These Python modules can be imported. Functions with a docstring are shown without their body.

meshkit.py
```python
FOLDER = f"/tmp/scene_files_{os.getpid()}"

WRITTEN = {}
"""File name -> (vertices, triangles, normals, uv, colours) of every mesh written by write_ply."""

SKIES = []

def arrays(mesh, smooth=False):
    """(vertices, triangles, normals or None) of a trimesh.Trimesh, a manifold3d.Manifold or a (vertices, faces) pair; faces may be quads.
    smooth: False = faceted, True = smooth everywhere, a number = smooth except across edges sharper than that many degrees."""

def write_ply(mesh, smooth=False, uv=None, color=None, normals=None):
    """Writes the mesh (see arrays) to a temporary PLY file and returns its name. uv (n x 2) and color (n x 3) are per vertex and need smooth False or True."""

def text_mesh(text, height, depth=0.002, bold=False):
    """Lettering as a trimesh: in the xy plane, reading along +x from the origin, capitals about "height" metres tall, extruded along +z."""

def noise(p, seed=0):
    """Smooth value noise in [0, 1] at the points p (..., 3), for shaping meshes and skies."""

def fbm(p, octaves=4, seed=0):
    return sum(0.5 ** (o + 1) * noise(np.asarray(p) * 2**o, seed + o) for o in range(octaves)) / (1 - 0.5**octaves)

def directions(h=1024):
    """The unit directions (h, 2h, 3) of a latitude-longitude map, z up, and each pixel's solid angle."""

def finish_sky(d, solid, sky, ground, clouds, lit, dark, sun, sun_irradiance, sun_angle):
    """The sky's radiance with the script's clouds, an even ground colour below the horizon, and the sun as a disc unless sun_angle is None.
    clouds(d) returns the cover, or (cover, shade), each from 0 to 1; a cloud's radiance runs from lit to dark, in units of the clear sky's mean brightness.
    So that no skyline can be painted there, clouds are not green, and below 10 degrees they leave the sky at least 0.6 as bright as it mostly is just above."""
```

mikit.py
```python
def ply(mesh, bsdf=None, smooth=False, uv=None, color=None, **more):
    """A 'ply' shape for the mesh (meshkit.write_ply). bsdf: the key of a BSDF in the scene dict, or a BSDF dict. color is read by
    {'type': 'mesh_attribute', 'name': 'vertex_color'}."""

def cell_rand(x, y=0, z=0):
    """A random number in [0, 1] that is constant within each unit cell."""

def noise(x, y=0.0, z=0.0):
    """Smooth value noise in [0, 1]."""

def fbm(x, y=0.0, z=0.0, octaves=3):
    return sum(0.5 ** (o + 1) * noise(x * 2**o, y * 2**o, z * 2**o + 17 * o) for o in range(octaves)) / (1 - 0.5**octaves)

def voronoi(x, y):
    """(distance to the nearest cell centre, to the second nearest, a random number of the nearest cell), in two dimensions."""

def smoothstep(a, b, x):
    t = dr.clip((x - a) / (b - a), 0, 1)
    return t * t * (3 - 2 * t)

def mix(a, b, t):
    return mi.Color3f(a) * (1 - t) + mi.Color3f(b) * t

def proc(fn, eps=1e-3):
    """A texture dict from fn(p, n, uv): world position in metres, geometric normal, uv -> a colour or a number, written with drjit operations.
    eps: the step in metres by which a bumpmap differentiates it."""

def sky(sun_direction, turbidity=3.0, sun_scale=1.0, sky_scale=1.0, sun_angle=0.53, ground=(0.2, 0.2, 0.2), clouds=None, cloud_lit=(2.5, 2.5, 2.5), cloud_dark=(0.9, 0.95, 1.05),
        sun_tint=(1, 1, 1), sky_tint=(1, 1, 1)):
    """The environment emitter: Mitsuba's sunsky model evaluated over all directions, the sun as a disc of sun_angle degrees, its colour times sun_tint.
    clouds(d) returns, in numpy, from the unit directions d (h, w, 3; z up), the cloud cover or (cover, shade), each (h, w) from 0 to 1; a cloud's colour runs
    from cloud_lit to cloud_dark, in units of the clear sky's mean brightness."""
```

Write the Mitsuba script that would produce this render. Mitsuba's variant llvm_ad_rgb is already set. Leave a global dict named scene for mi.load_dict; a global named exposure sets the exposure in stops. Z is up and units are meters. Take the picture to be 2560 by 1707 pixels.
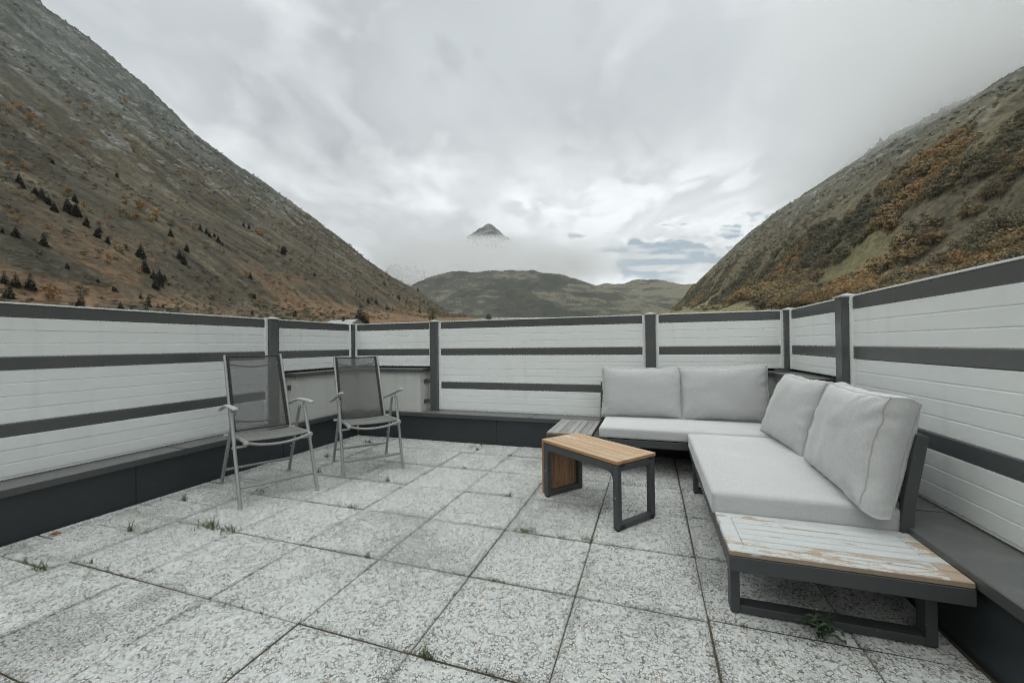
import math
import numpy as np
import trimesh
import drjit as dr
import mitsuba as mi
import mikit
import meshkit
from mikit import proc, noise, fbm, voronoi, smoothstep, mix, cell_rand

T = mi.ScalarTransform4f
scene, labels = {}, {}

# ------------------------------------------------------------------ camera, sky, exposure
exposure = 2.52
YAW, PITCH, ROLL, CAM_Z, FOCAL = -0.329, 0.008, -0.012, 1.08, 1015.0 / 1280.0
_f = np.array([math.sin(YAW) * math.cos(PITCH), math.cos(YAW) * math.cos(PITCH), math.sin(PITCH)])
_r = np.array([math.cos(YAW), -math.sin(YAW), 0.0])
_u = np.cross(_r, _f)
_up = -_r * math.sin(ROLL) + _u * math.cos(ROLL)
UX = np.array([math.cos(YAW), -math.sin(YAW)])      # across the valley, to the right
DX = np.array([math.sin(YAW), math.cos(YAW)])       # along the valley, away from the terrace
scene['camera'] = {'type': 'perspective', 'fov': 2 * math.degrees(math.atan(1 / FOCAL)), 'fov_axis': 'x', 'near_clip': 0.05, 'far_clip': 30000.0,
                   'to_world': T().look_at(origin=[0, 0, CAM_Z], target=[_f[0], _f[1], CAM_Z + _f[2]], up=list(_up))}


def clouds(d):
    u, v, z = d[..., 0] * UX[0] + d[..., 1] * UX[1], d[..., 0] * DX[0] + d[..., 1] * DX[1], d[..., 2]
    k = 1.0 / (z + 0.13)
    o = 0 * u
    p = np.stack([u * k, v * k, o], -1)
    warp = np.stack([meshkit.fbm(p * 1.7 + 5, 3, 1), meshkit.fbm(p * 1.7 + 9, 3, 2), o], -1) - 0.5
    wide = meshkit.fbm(p * 0.9 + warp * 0.5 + 3.7, 4, 3)
    mid = meshkit.fbm(p * np.array([2.6, 1.7, 1]) + warp * 1.5 + 11, 5, 4)
    cells = meshkit.fbm(p * np.array([8.5, 6.0, 1]) + warp * 2.6, 5, 5)
    shade = 0.70 + 1.05 * (wide - 0.5) + 1.30 * (mid - 0.5) + 0.85 * (cells - 0.5)
    # thinner, brighter places between the folds
    thin = np.clip((0.62 * mid + 0.38 * cells - 0.535) / 0.10, 0, 1)
    shade = shade - 0.50 * thin * (0.45 + 0.55 * np.clip(1.3 - 2.2 * z, 0, 1))
    t = u / np.maximum(v, 0.05)
    e = z / np.maximum(v, 0.05)
    front = np.clip(v * 8, 0, 1)
    # a sheet of small bright cloudlets low over the end of the valley, torn open at its lower right
    sheet = np.exp(-((e - 0.34) / 0.13) ** 2) * np.clip((t + 0.12) / 0.16, 0, 1) * np.clip((1.1 - t) / 0.5, 0, 1) * front
    shade = shade * (1 - 0.30 * sheet) - 0.46 * sheet * np.clip((cells - 0.40) / 0.16, 0, 1)
    tear = meshkit.fbm(np.stack([t * 13, e * 30, o], -1), 5, 8) - 0.5
    upper, lower = 0.247 + 0.22 * tear + 0.05 * np.clip(t - 0.35, -0.3, 0.6), 0.150 + 0.12 * tear
    hole = np.clip((upper - e) / 0.012, 0, 1) * np.clip((e - lower) / 0.02, 0, 1) * np.clip((t - 0.19 + 0.5 * tear) / 0.07, 0, 1) * np.clip((1.2 - t) / 0.4, 0, 1) * front
    wisp = meshkit.fbm(np.stack([t * 8 + 2, e * 75, o], -1), 5, 9)
    hole = hole * (1 - 0.9 * np.clip((wisp - 0.52) / 0.10, 0, 1))
    edge = np.exp(-((e - upper) / 0.022) ** 2) * np.clip((t - 0.15) / 0.1, 0, 1) * front
    shade = shade - 0.35 * edge * np.clip((cells - 0.38) / 0.2, 0, 1) - 0.35 * np.exp(-((e - 0.15) / 0.035) ** 2) * np.clip((t - 0.1) / 0.2, 0, 1) * front
    return 1 - 0.85 * hole, np.clip(shade, 0, 1)


scene['sky'] = mikit.sky((-0.14, -0.32, 0.94), turbidity=4, sky_scale=0.62, sun_tint=(0.84, 1.0, 1.13), sun_scale=0.30, sun_angle=100, sky_tint=(1.30, 1.12, 0.86), clouds=clouds,
                         cloud_lit=(2.60, 2.75, 2.81), cloud_dark=(1.08, 1.18, 1.25), ground=(0.12, 0.12, 0.11))


# ------------------------------------------------------------------ naming and mesh helpers
used = set()


def uniq(name):
    k, n = name, 0
    while k in used:
        n += 1
        k = f'{name}_{n:03d}'
    used.add(k)
    return k


def thing(name, label=None, cat=None, group=None, kind=None):
    k = uniq(name)
    d = {}
    if label: d['label'] = label
    if cat: d['category'] = cat
    if group: d['group'] = group
    if kind: d['kind'] = kind
    labels[k] = d
    return k


def put(key, mesh, mat, smooth=False, **kw):
    scene[key] = mikit.ply(mesh, mat, smooth, **kw)
    return key


def part(holder, name, mesh, mat, smooth=False, label=None, kind=None):
    k = uniq(f'{holder}__{name}')
    put(k, mesh, mat, smooth)
    if label or kind:
        labels[k] = {a: b for a, b in (('label', label), ('kind', kind)) if b}
    return k


def single(name, mesh, mat, label, cat, group=None, kind=None, smooth=False):
    k = thing(name, label, cat, group, kind)
    put(k, mesh, mat, smooth)
    return k


_CB = {}


def box(x0, x1, y0, y1, z0, z1, c=0.0015):
    """A box with chamfered edges, as (vertices, faces)."""
    h = np.array([x1 - x0, y1 - y0, z1 - z0]) / 2
    m = np.array([x1 + x0, y1 + y0, z1 + z0]) / 2
    c = min(c, 0.45 * h.min())
    if 'f' not in _CB:
        s = np.array([[a, b, e] for a in (-1, 1) for b in (-1, 1) for e in (-1, 1)], float)
        pts = np.vstack([s * (np.array([1, 1, 1]) - 0.2 * np.eye(3)[i] * 0 - 0.2 * (1 - np.eye(3)[i])) for i in range(3)])
        hull = trimesh.convex.convex_hull(pts)
        order = [int(np.argmin(((hull.vertices - p) ** 2).sum(1))) for p in pts]
        inv = {o: i for i, o in enumerate(order)}
        _CB['s'], _CB['f'] = s, np.array([[inv[i] for i in f] for f in hull.faces])
    s = _CB['s']
    v = np.vstack([s * (h - c * (1 - np.eye(3)[i])) for i in range(3)])
    return v + m, _CB['f'].copy()


def cat_m(ms):
    vs, fs, n = [], [], 0
    for v, f in ms:
        v, f = np.asarray(v), np.asarray(f)
        if f.shape[1] == 4:
            f = np.vstack([f[:, [0, 1, 2]], f[:, [0, 2, 3]]])
        vs.append(v); fs.append(f + n); n += len(v)
    return np.vstack(vs), np.vstack(fs)


def xf(m, M, t=(0, 0, 0)):
    """Applies the 3 x 3 matrix M (columns = images of the axes) and the shift t."""
    M = np.asarray(M, float)
    v, f = m
    f = np.asarray(f)
    if np.linalg.det(M) < 0:
        f = f[:, ::-1]
    return np.asarray(v) @ M.T + np.asarray(t), f


def tri(m):
    return np.asarray(m.vertices), np.asarray(m.faces)


def tube(path, r, n=10, flat=1.0, up=(0, 0, 1)):
    """A capped tube along the points; r a number or one per point; flat squeezes it along the up side."""
    p = np.asarray(path, float)
    k = len(p)
    r = np.broadcast_to(np.asarray(r, float), (k,))
    t = np.gradient(p, axis=0)
    t /= np.linalg.norm(t, axis=1, keepdims=True)
    up = np.asarray(up, float)
    if abs(t[0] @ up) > 0.98:
        up = np.array([1.0, 0.2, 0])
    a = np.cross(t, up); a /= np.linalg.norm(a, axis=1, keepdims=True)
    b = np.cross(a, t)
    th = np.arange(n) * 2 * np.pi / n
    v = (p[:, None] + r[:, None, None] * (np.cos(th)[None, :, None] * a[:, None] + flat * np.sin(th)[None, :, None] * b[:, None])).reshape(-1, 3)
    i, j = np.meshgrid(np.arange(k - 1), np.arange(n), indexing='ij')
    q0, q1 = (i * n + j).ravel(), (i * n + (j + 1) % n).ravel()
    f = np.vstack([np.stack([q0, q1, q1 + n], 1), np.stack([q0, q1 + n, q0 + n], 1)])
    v = np.vstack([v, p[0], p[-1]])
    jj = np.arange(n)
    f = np.vstack([f, np.stack([jj * 0 + k * n, (jj + 1) % n, jj], 1), np.stack([jj * 0 + k * n + 1, (k - 1) * n + jj, (k - 1) * n + (jj + 1) % n], 1)])
    return v, f[:, ::-1]


def bez(pts, n=14):
    """Catmull-Rom curve through the points."""
    p = np.asarray(pts, float)
    p = np.vstack([2 * p[0] - p[1], p, 2 * p[-1] - p[-2]])
    out = []
    for i in range(1, len(p) - 2):
        for t in np.linspace(0, 1, n, endpoint=False):
            a, b, c, d = p[i - 1], p[i], p[i + 1], p[i + 2]
            out.append(0.5 * (2 * b + (c - a) * t + (2 * a - 5 * b + 4 * c - d) * t * t + (3 * b - a - 3 * c + d) * t ** 3))
    return np.array(out + [p[-2]])


def rbar(p0, p1, w, h, side, c=0.003):
    """A chamfered square bar from p0 to p1: w across 'side', h across the third axis."""
    p0, p1 = np.asarray(p0, float), np.asarray(p1, float)
    L = np.linalg.norm(p1 - p0); x = (p1 - p0) / L
    s = np.asarray(side, float); s = s - x * (s @ x); s /= np.linalg.norm(s)
    return xf(box(0, L, -w / 2, w / 2, -h / 2, h / 2, c), np.stack([x, s, np.cross(x, s)], 1), p0)


# ------------------------------------------------------------------ materials
def two(b):
    return {'type': 'twosided', 'bsdf': b}


def rgb(*c):
    return {'type': 'rgb', 'value': list(c)}


def prin(color, rough=0.5, spec=0.5, **kw):
    return {'type': 'principled', 'base_color': color if isinstance(color, dict) else rgb(*color), 'roughness': rough, 'specular': spec, **kw}


def bump(b, fn, eps=1e-3, scale=1.0):
    return {'type': 'bumpmap', 'arbitrary': proc(fn, eps), 'scale': scale, 'bsdf': b}


def c_plank(p, n, uv):
    g = fbm(p.x * 2.3, p.y * 2.3, p.z * 9, 3)
    streak = noise(p.x * 19, p.y * 19, p.z * 1.6)
    return mix((0.78, 0.815, 0.82), (0.83, 0.86, 0.865), g) * (1 - 0.05 * smoothstep(0.62, 0.95, streak))


def c_dark(p, n, uv):
    g = fbm(p.x * 3.1, p.y * 3.1, p.z * 5, 3)
    dust = smoothstep(0.5, 0.9, fbm(p.x * 21, p.y * 21, p.z * 21, 3))
    speck = smoothstep(0.93, 0.96, noise(p.x * 160, p.y * 160, p.z * 160)) * smoothstep(0.6, 0.8, noise(p.x * 11, p.y * 11, p.z * 11))
    return mix(mix((0.062, 0.069, 0.073), (0.079, 0.086, 0.089), g), (0.095, 0.099, 0.098), dust * 0.4) + mi.Color3f(0.25) * speck


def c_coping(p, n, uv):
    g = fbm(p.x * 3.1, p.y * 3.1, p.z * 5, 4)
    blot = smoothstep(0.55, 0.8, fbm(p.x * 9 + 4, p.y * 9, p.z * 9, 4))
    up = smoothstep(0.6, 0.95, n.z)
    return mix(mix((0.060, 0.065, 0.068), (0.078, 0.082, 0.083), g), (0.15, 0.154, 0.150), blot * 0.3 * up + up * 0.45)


def c_render(p, n, uv):
    g = fbm(p.x * 4, p.y * 4, p.z * 4, 4)
    drip = smoothstep(0.5, 0.9, noise(p.x * 16, p.y * 16, p.z * 1.2)) * 0.18
    return mix((0.52, 0.53, 0.515), (0.59, 0.595, 0.58), g) * (1 - 0.4 * drip)


def h_render(p, n, uv):
    return 0.0012 * fbm(p.x * 220, p.y * 220, p.z * 220, 3)


PEB = 104.0


def pebbles(p):
    wx, wy = noise(p.x * 9, p.y * 9, 3.1), noise(p.x * 9, p.y * 9, 7.7)
    a, b, r = voronoi(p.x * PEB + wx * 2.2, p.y * PEB * 0.92 + wy * 2.2 + p.x * 11)
    return a, b, r


def c_pave(p, n, uv):
    a, b, r = pebbles(p)
    tile = cell_rand(dr.floor((p.x + 2.83) / 0.5042), dr.floor((p.y - 1.24) / 0.4985), 3)
    ex = dr.abs((p.x + 2.83) / 0.5042 - dr.round((p.x + 2.83) / 0.5042)); ey = dr.abs((p.y - 1.24) / 0.4985 - dr.round((p.y - 1.24) / 0.4985))
    rim = 1 - smoothstep(0.0, 0.10, dr.minimum(ex, ey))
    dirt = fbm(p.x * 2.9 + 7, p.y * 2.9, 2.5, 4) + 0.10 * (tile - 0.5) + 0.34 * (fbm(p.x * 15, p.y * 15, 0.5, 4) - 0.5) + 0.20 * rim - 0.05
    edge = b - a
    # stones: near white, greys, a few tan or slate ones
    t2 = dr.abs(r * 37.0 - dr.floor(r * 37.0))
    stone = mix((0.60, 0.615, 0.61), (0.76, 0.785, 0.785), t2)
    stone = dr.select(r < 0.11, mix((0.34, 0.35, 0.35), (0.48, 0.49, 0.49), t2), stone)
    stone = dr.select((r > 0.11) & (r < 0.14), mix((0.46, 0.42, 0.36), (0.60, 0.57, 0.51), t2), stone)
    stone = dr.select((r > 0.14) & (r < 0.155), mi.Color3f(0.20, 0.205, 0.21), stone)
    stone = dr.select((r > 0.9988), mi.Color3f(0.50, 0.30, 0.18), stone)
    stone = stone * (0.86 + 0.28 * noise(p.x * 260, p.y * 260, 1.0))
    nick = noise(p.x * 46, p.y * 46, 6.0) * 0.6 + noise(p.x * 120, p.y * 120, 3.0) * 0.4 + 0.55 * (dirt - 0.47)
    thin = (1 - smoothstep(0.02, 0.09 + 0.10 * smoothstep(0.4, 0.75, nick), edge)) * smoothstep(0.36, 0.60, nick)
    hollow = smoothstep(0.50, 0.72, a + 0.22 * (noise(p.x * 190, p.y * 190, 9.0) - 0.5))
    gap = dr.maximum(thin * 0.85, hollow * smoothstep(0.20, 0.55, nick) * 0.85)
    grout = mix((0.36, 0.36, 0.345), (0.085, 0.08, 0.07), smoothstep(0.32, 0.62, nick))
    c = mix(stone, grout, gap)
    side = 1 - smoothstep(0.4, 0.8, n.z)
    c = c * (1 - 0.20 * smoothstep(0.50, 0.75, dirt))
    return mix(c, (0.10, 0.095, 0.085), side)


def h_pave(p, n, uv):
    a, b, r = pebbles(p)
    return 0.0042 * smoothstep(0.0, 0.42, b - a) * (0.6 + 0.7 * r) + 0.0006 * noise(p.x * 300, p.y * 300, 2.0)


def c_soil(p, n, uv):
    g = fbm(p.x * 60, p.y * 60, 1.0, 4)
    moss = smoothstep(0.55, 0.7, fbm(p.x * 7, p.y * 7, 4.0, 3))
    return mix(mix((0.035, 0.030, 0.024), (0.150, 0.125, 0.095), g), (0.07, 0.075, 0.035), moss * 0.5)


def c_fabric(p, n, uv):
    g = fbm(p.x * 6, p.y * 6, p.z * 6, 3)
    th = noise(p.x * 420, p.y * 60, p.z * 60) * 0.5 + noise(p.x * 60, p.y * 420, p.z * 420) * 0.5
    return mix((0.475, 0.485, 0.495), (0.53, 0.54, 0.55), g) * (0.88 + 0.24 * th)


def h_fabric(p, n, uv):
    return 0.0008 * noise(p.x * 330, p.y * 330, p.z * 330) + 0.002 * fbm(p.x * 26, p.y * 26, p.z * 26, 3)


def grain(p, ax, ay, k):
    """Long-grained wood pattern along the horizontal direction (ax, ay)."""
    s, t = p.x * ax + p.y * ay, -p.x * ay + p.y * ax
    return s, t


def teak(ax, ay):
    def fn(p, n, uv):
        s, t = p.x * ax + p.y * ay, -p.x * ay + p.y * ax
        board = cell_rand(dr.floor(t * 19 + 0.5), 1, 2)
        g = fbm(s * 5 + board * 9, t * 95, p.z * 95, 4)
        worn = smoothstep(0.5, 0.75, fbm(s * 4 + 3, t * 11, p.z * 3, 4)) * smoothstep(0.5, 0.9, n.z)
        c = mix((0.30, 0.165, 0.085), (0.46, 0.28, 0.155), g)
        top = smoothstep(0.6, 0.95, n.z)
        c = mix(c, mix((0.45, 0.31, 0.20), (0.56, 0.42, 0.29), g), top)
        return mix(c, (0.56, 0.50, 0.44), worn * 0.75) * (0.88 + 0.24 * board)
    return fn


def c_white_wood(p, n, uv):
    board = cell_rand(dr.floor((p.y - 1.795) * 19.0), 1, 2)
    g = fbm(p.x * 9, p.y * 150, p.z * 150, 4)
    big = fbm(p.x * 2.6 + board * 17, p.y * 9, 2.0, 3)
    flake = fbm(p.x * 17 + board * 31, p.y * 95, p.z * 60, 4)
    fine = fbm(p.x * 60 + board * 7, p.y * 260, p.z * 90, 3)
    edge = 1 - smoothstep(0.3, 0.8, n.z)
    border = 1 - smoothstep(0.0, 0.045, dr.minimum(p.x - 0.30, 0.96 - p.x))
    m = 0.50 * big + 0.34 * flake + 0.16 * fine + 0.11 * edge + 0.03 * border + 0.085 * smoothstep(0.92, 0.94, p.x)
    bare = smoothstep(0.575, 0.605, m)
    wood = mix((0.30, 0.22, 0.15), (0.50, 0.39, 0.285), g)
    wood = mix(wood, mix((0.30, 0.28, 0.25), (0.46, 0.43, 0.38), g), smoothstep(0.45, 0.7, fbm(p.x * 7, p.y * 22, 1.0, 3)) * 0.5)
    wood = mix(wood, (0.22, 0.145, 0.09), edge * 0.6)
    paint = mix((0.45, 0.47, 0.48), (0.61, 0.635, 0.65), 0.5 * fine + 0.5 * fbm(p.x * 9, p.y * 60, 3.0, 3))
    return mix(paint, wood, bare * 0.9)


def c_grey_wood(p, n, uv):
    board = cell_rand(dr.floor(p.x * 17.5 + 0.5), 1, 2)
    g = fbm(p.x * 110, p.y * 6 + board * 7, p.z * 110, 4)
    c = mix((0.20, 0.205, 0.20), (0.36, 0.365, 0.36), g) * (0.78 + 0.5 * board)
    edge = 1 - smoothstep(0.3, 0.8, n.z)
    return mix(c, (0.30, 0.17, 0.10), edge * 0.75)


def c_alu(p, n, uv):
    g = fbm(p.x * 30, p.y * 30, p.z * 30, 3)
    return mix((0.27, 0.285, 0.285), (0.35, 0.365, 0.365), g)


def c_mesh(p, n, uv):
    return mix((0.075, 0.077, 0.078), (0.14, 0.142, 0.14), noise(p.x * 500, p.y * 500, p.z * 500))


def c_seat(p, n, uv):
    g = fbm(p.x * 12, p.y * 12, p.z * 12, 3)
    return mix((0.115, 0.118, 0.114), (0.165, 0.167, 0.160), g) * (0.8 + 0.4 * noise(p.x * 500, p.y * 500, p.z * 500))


def c_blade(p, n, uv):
    r = noise(p.x * 37, p.y * 37, 1.0)
    tip = smoothstep(0.0, 0.07, p.z)
    return mix(mix((0.045, 0.065, 0.028), (0.12, 0.12, 0.05), r), (0.22, 0.20, 0.10), tip * smoothstep(0.5, 0.9, noise(p.x * 90, p.y * 90, 4.0)))


scene['white_plastic'] = two(prin(proc(c_plank), 0.42, 0.4))
scene['dark_metal'] = two(prin(proc(c_dark), 0.30, 0.95))
scene['cladding'] = two(prin(proc(lambda p, n, uv: c_dark(p, n, uv) * mi.Color3f(0.44, 0.48, 0.52)), 0.38, 0.5))
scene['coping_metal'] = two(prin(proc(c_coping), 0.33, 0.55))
scene['render_coat'] = two(bump(prin(proc(c_render), 0.9, 0.2), h_render))
scene['pebble_paving'] = two(bump(prin(proc(c_pave), 0.62, 0.35), h_pave, 6e-4))
scene['soil'] = two(prin(proc(c_soil), 1.0, 0.1))
scene['grey_fabric'] = two(bump(prin(proc(c_fabric), 0.9, 0.15, sheen=0.3), h_fabric))
scene['white_wood'] = two(prin(proc(c_white_wood), 0.7, 0.25))
scene['grey_wood'] = two(prin(proc(c_grey_wood), 0.8, 0.2))
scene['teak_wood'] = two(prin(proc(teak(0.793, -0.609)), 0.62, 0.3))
scene['aluminium'] = two(prin(proc(c_alu), 0.42, 0.5, metallic=0.35))
scene['white_knob'] = two(prin((0.40, 0.41, 0.41), 0.5, 0.4))
scene['black_rubber'] = two(prin((0.018, 0.018, 0.018), 0.6, 0.4))
scene['steel'] = two(prin((0.55, 0.55, 0.55), 0.3, 0.5, metallic=0.8))
scene['mesh_fabric'] = {'type': 'mask', 'opacity': 0.66, 'bsdf': two(prin(proc(c_mesh), 0.8, 0.2))}
scene['seat_fabric'] = two(prin(proc(c_seat), 0.75, 0.3))
scene['grass_blade'] = two(prin(proc(c_blade), 0.6, 0.3))
scene['weed_leaf'] = two(prin(proc(lambda p, n, uv: mix((0.022, 0.045, 0.024), (0.05, 0.085, 0.045), noise(p.x * 60, p.y * 60, p.z * 60))), 0.5, 0.4))
scene['dry_leaf'] = two(prin(proc(lambda p, n, uv: mix((0.20, 0.09, 0.04), (0.36, 0.20, 0.10), noise(p.x * 90, p.y * 90, p.z * 90))), 0.7, 0.3))


# ------------------------------------------------------------------ terrace floor
rng = np.random.default_rng(11)
floor_key = 'terrace_floor'
used.add(floor_key)
labels[floor_key] = {'label': 'roof terrace floor of square exposed pebble paving slabs with dark mossy joints', 'kind': 'structure'}
put(floor_key, cat_m([box(-3.75, 1.40, -2.6, 4.45, -0.30, -0.0070, 0.0)]), 'soil')
# the mass of the building below, down to the meadow
put(uniq('terrace_floor__base'), box(-3.70, 1.35, -2.55, 4.40, -8.0, -0.302, 0.0), 'render_coat')


def slab(x0, x1, y0, y1):
    g = np.array([0.0020, 0.0020, 0.0028, 0.0028]) + np.array([0.0016, 0.0016, 0.0028, 0.0028]) * rng.random(4) ** 2
    dz = rng.normal(0, 0.0011, 4)
    dx = rng.normal(0, 0.0011, 2)
    x0, x1, y0, y1 = x0 + g[0] + dx[0], x1 - g[1] + dx[0], y0 + g[2] + dx[1], y1 - g[3] + dx[1]
    v, f = box(x0, x1, y0, y1, -0.035, 0.0, 0.0042)
    v = v.copy()
    top = v[:, 2] > -0.01
    cx, cy = (v[:, 0] - x0) / (x1 - x0), (v[:, 1] - y0) / (y1 - y0)
    tilt = dz[0] * (1 - cx) * (1 - cy) + dz[1] * cx * (1 - cy) + dz[2] * (1 - cx) * cy + dz[3] * cx * cy
    v[:, 2] += np.where(top, tilt, 0)
    part(floor_key, 'paving_slab', (v, f), 'pebble_paving')


XS = [-2.83, -2.327, -1.823, -1.320, -0.820, -0.322, 0.196]
YS = [1.24 + 0.4985 * j for j in range(-6, 6)]
for j in range(len(YS) - 1):
    for i in range(len(XS) - 1):
        slab(XS[i], XS[i + 1], YS[j], YS[j + 1])
yl = [-1.70, -1.22, -0.80, -0.32, 0.18, 0.66, 1.157, 1.555, 1.98, 2.47, 2.96, 3.43, 3.82, 4.10]
for a, b in zip(yl[:-1], yl[1:]):
    slab(-3.255, -2.83, a, b)
yl2 = [-1.70, -0.9, -0.1, 0.45, 0.92, 1.357, 1.85, 2.33, 2.84, 3.32, 3.74, 4.10]
for a, b in zip(yl2[:-1], yl2[1:]):
    slab(-3.413, -3.255, a, b)
yr = [-1.75, -1.25, -0.75, -0.25, 0.25, 0.75, 1.254, 1.753, 2.25, 2.745, 3.243, 3.70, 4.10]
for a, b in zip(yr[:-1], yr[1:]):
    slab(0.196, 0.687, a, b)
    slab(0.687, 1.005, a, b)
xb = [-2.83, -2.60, -2.108, -1.706, -1.306, -0.83, -0.34, 0.196]
for a, b in zip(xb[:-1], xb[1:]):
    slab(a, b, YS[-1] + 0.002, 4.108)


# ------------------------------------------------------------------ parapet walls and corner blocks
RT = 0.02                                            # the right side is turned by this much


def right_frame(m):
    """From (x, y, z) of a straight right side to its slightly turned place."""
    v, f = m
    v = np.array(v)
    v[:, 0] -= RT * (v[:, 1] - 1.9)
    return v, f


def parapet(name, label, inner, segs, panels, to):
    """inner: where the face stands; segs: coping seams along; panels: cladding joints along; to: maps (along, inward, z)."""
    k = thing(name, label, 'parapet wall')
    put(k, to(box(segs[0], segs[-1], -0.33, -0.012, -0.015, 0.268, 0.0)), 'render_coat')
    for a, b in zip(panels[:-1], panels[1:]):
        part(k, 'cladding_panel', to(box(a + 0.002, b - 0.002, -0.0115, 0, -0.012, 0.262, 0.0015)), 'cladding')
    for a, b in zip(segs[:-1], segs[1:]):
        prof = np.array([[-0.36, 0.272], [0.020, 0.266], [0.030, 0.270], [0.032, 0.311], [0.028, 0.3148], [-0.36, 0.3185]])
        v = np.vstack([np.c_[np.full(6, e), prof] for e in (a + 0.0025, b - 0.0025)])
        f = [[i, (i + 1) % 6, 6 + (i + 1) % 6] for i in range(6)] + [[i, 6 + (i + 1) % 6, 6 + i] for i in range(6)]
        f += [[0, i + 1, i] for i in range(1, 5)] + [[6, 6 + i, 7 + i] for i in range(1, 5)]
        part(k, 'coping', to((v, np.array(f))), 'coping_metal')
    for s in segs[1:-1]:
        part(k, 'seam_strip', to(cat_m([box(s - 0.011, s + 0.011, -0.3, 0.0345, 0.3165, 0.3195, 0.001), box(s - 0.011, s + 0.011, 0.032, 0.0345, 0.268, 0.3165, 0.0005)])), 'coping_metal')
    return k


M_LEFT = np.array([[0, 1, 0], [1, 0, 0], [0, 0, 1]], float)
M_BACK = np.array([[1, 0, 0], [0, -1, 0], [0, 0, 1]], float)
to_left = lambda m: xf(m, M_LEFT, (-3.42, 0, 0))
to_back = lambda m: xf(m, M_BACK, (0, 4.113, 0))
to_right = lambda m: right_frame(xf(m, np.array([[0, -1, 0], [1, 0, 0], [0, 0, 1]], float), (1.018, 0, 0)))
parapet('parapet_wall', 'low dark clad parapet wall along the left side behind the two folding chairs', 0, [-2.4, 0.15, 2.143, 4.078], [-2.4, -0.9, 0.40, 1.842, 3.05, 4.11], to_left)
parapet('parapet_wall', 'low dark clad parapet wall along the back, behind the small wooden table', 0, [-3.385, -3.05, -1.208, 0.30, 0.98], [-3.41, -2.85, -1.595, -0.2, 1.0], to_back)
parapet('parapet_wall', 'low dark clad parapet wall along the right side beside the corner sofa', 0, [-2.4, 0.2, 2.325, 4.078], [-2.4, -0.6, 1.2, 2.9, 4.11], to_right)


def prism(poly, z0, z1):
    import shapely
    m = trimesh.creation.extrude_polygon(shapely.Polygon(poly), z1 - z0, engine='earcut')
    v, f = tri(m)
    return v + [0, 0, z0], f


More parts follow.
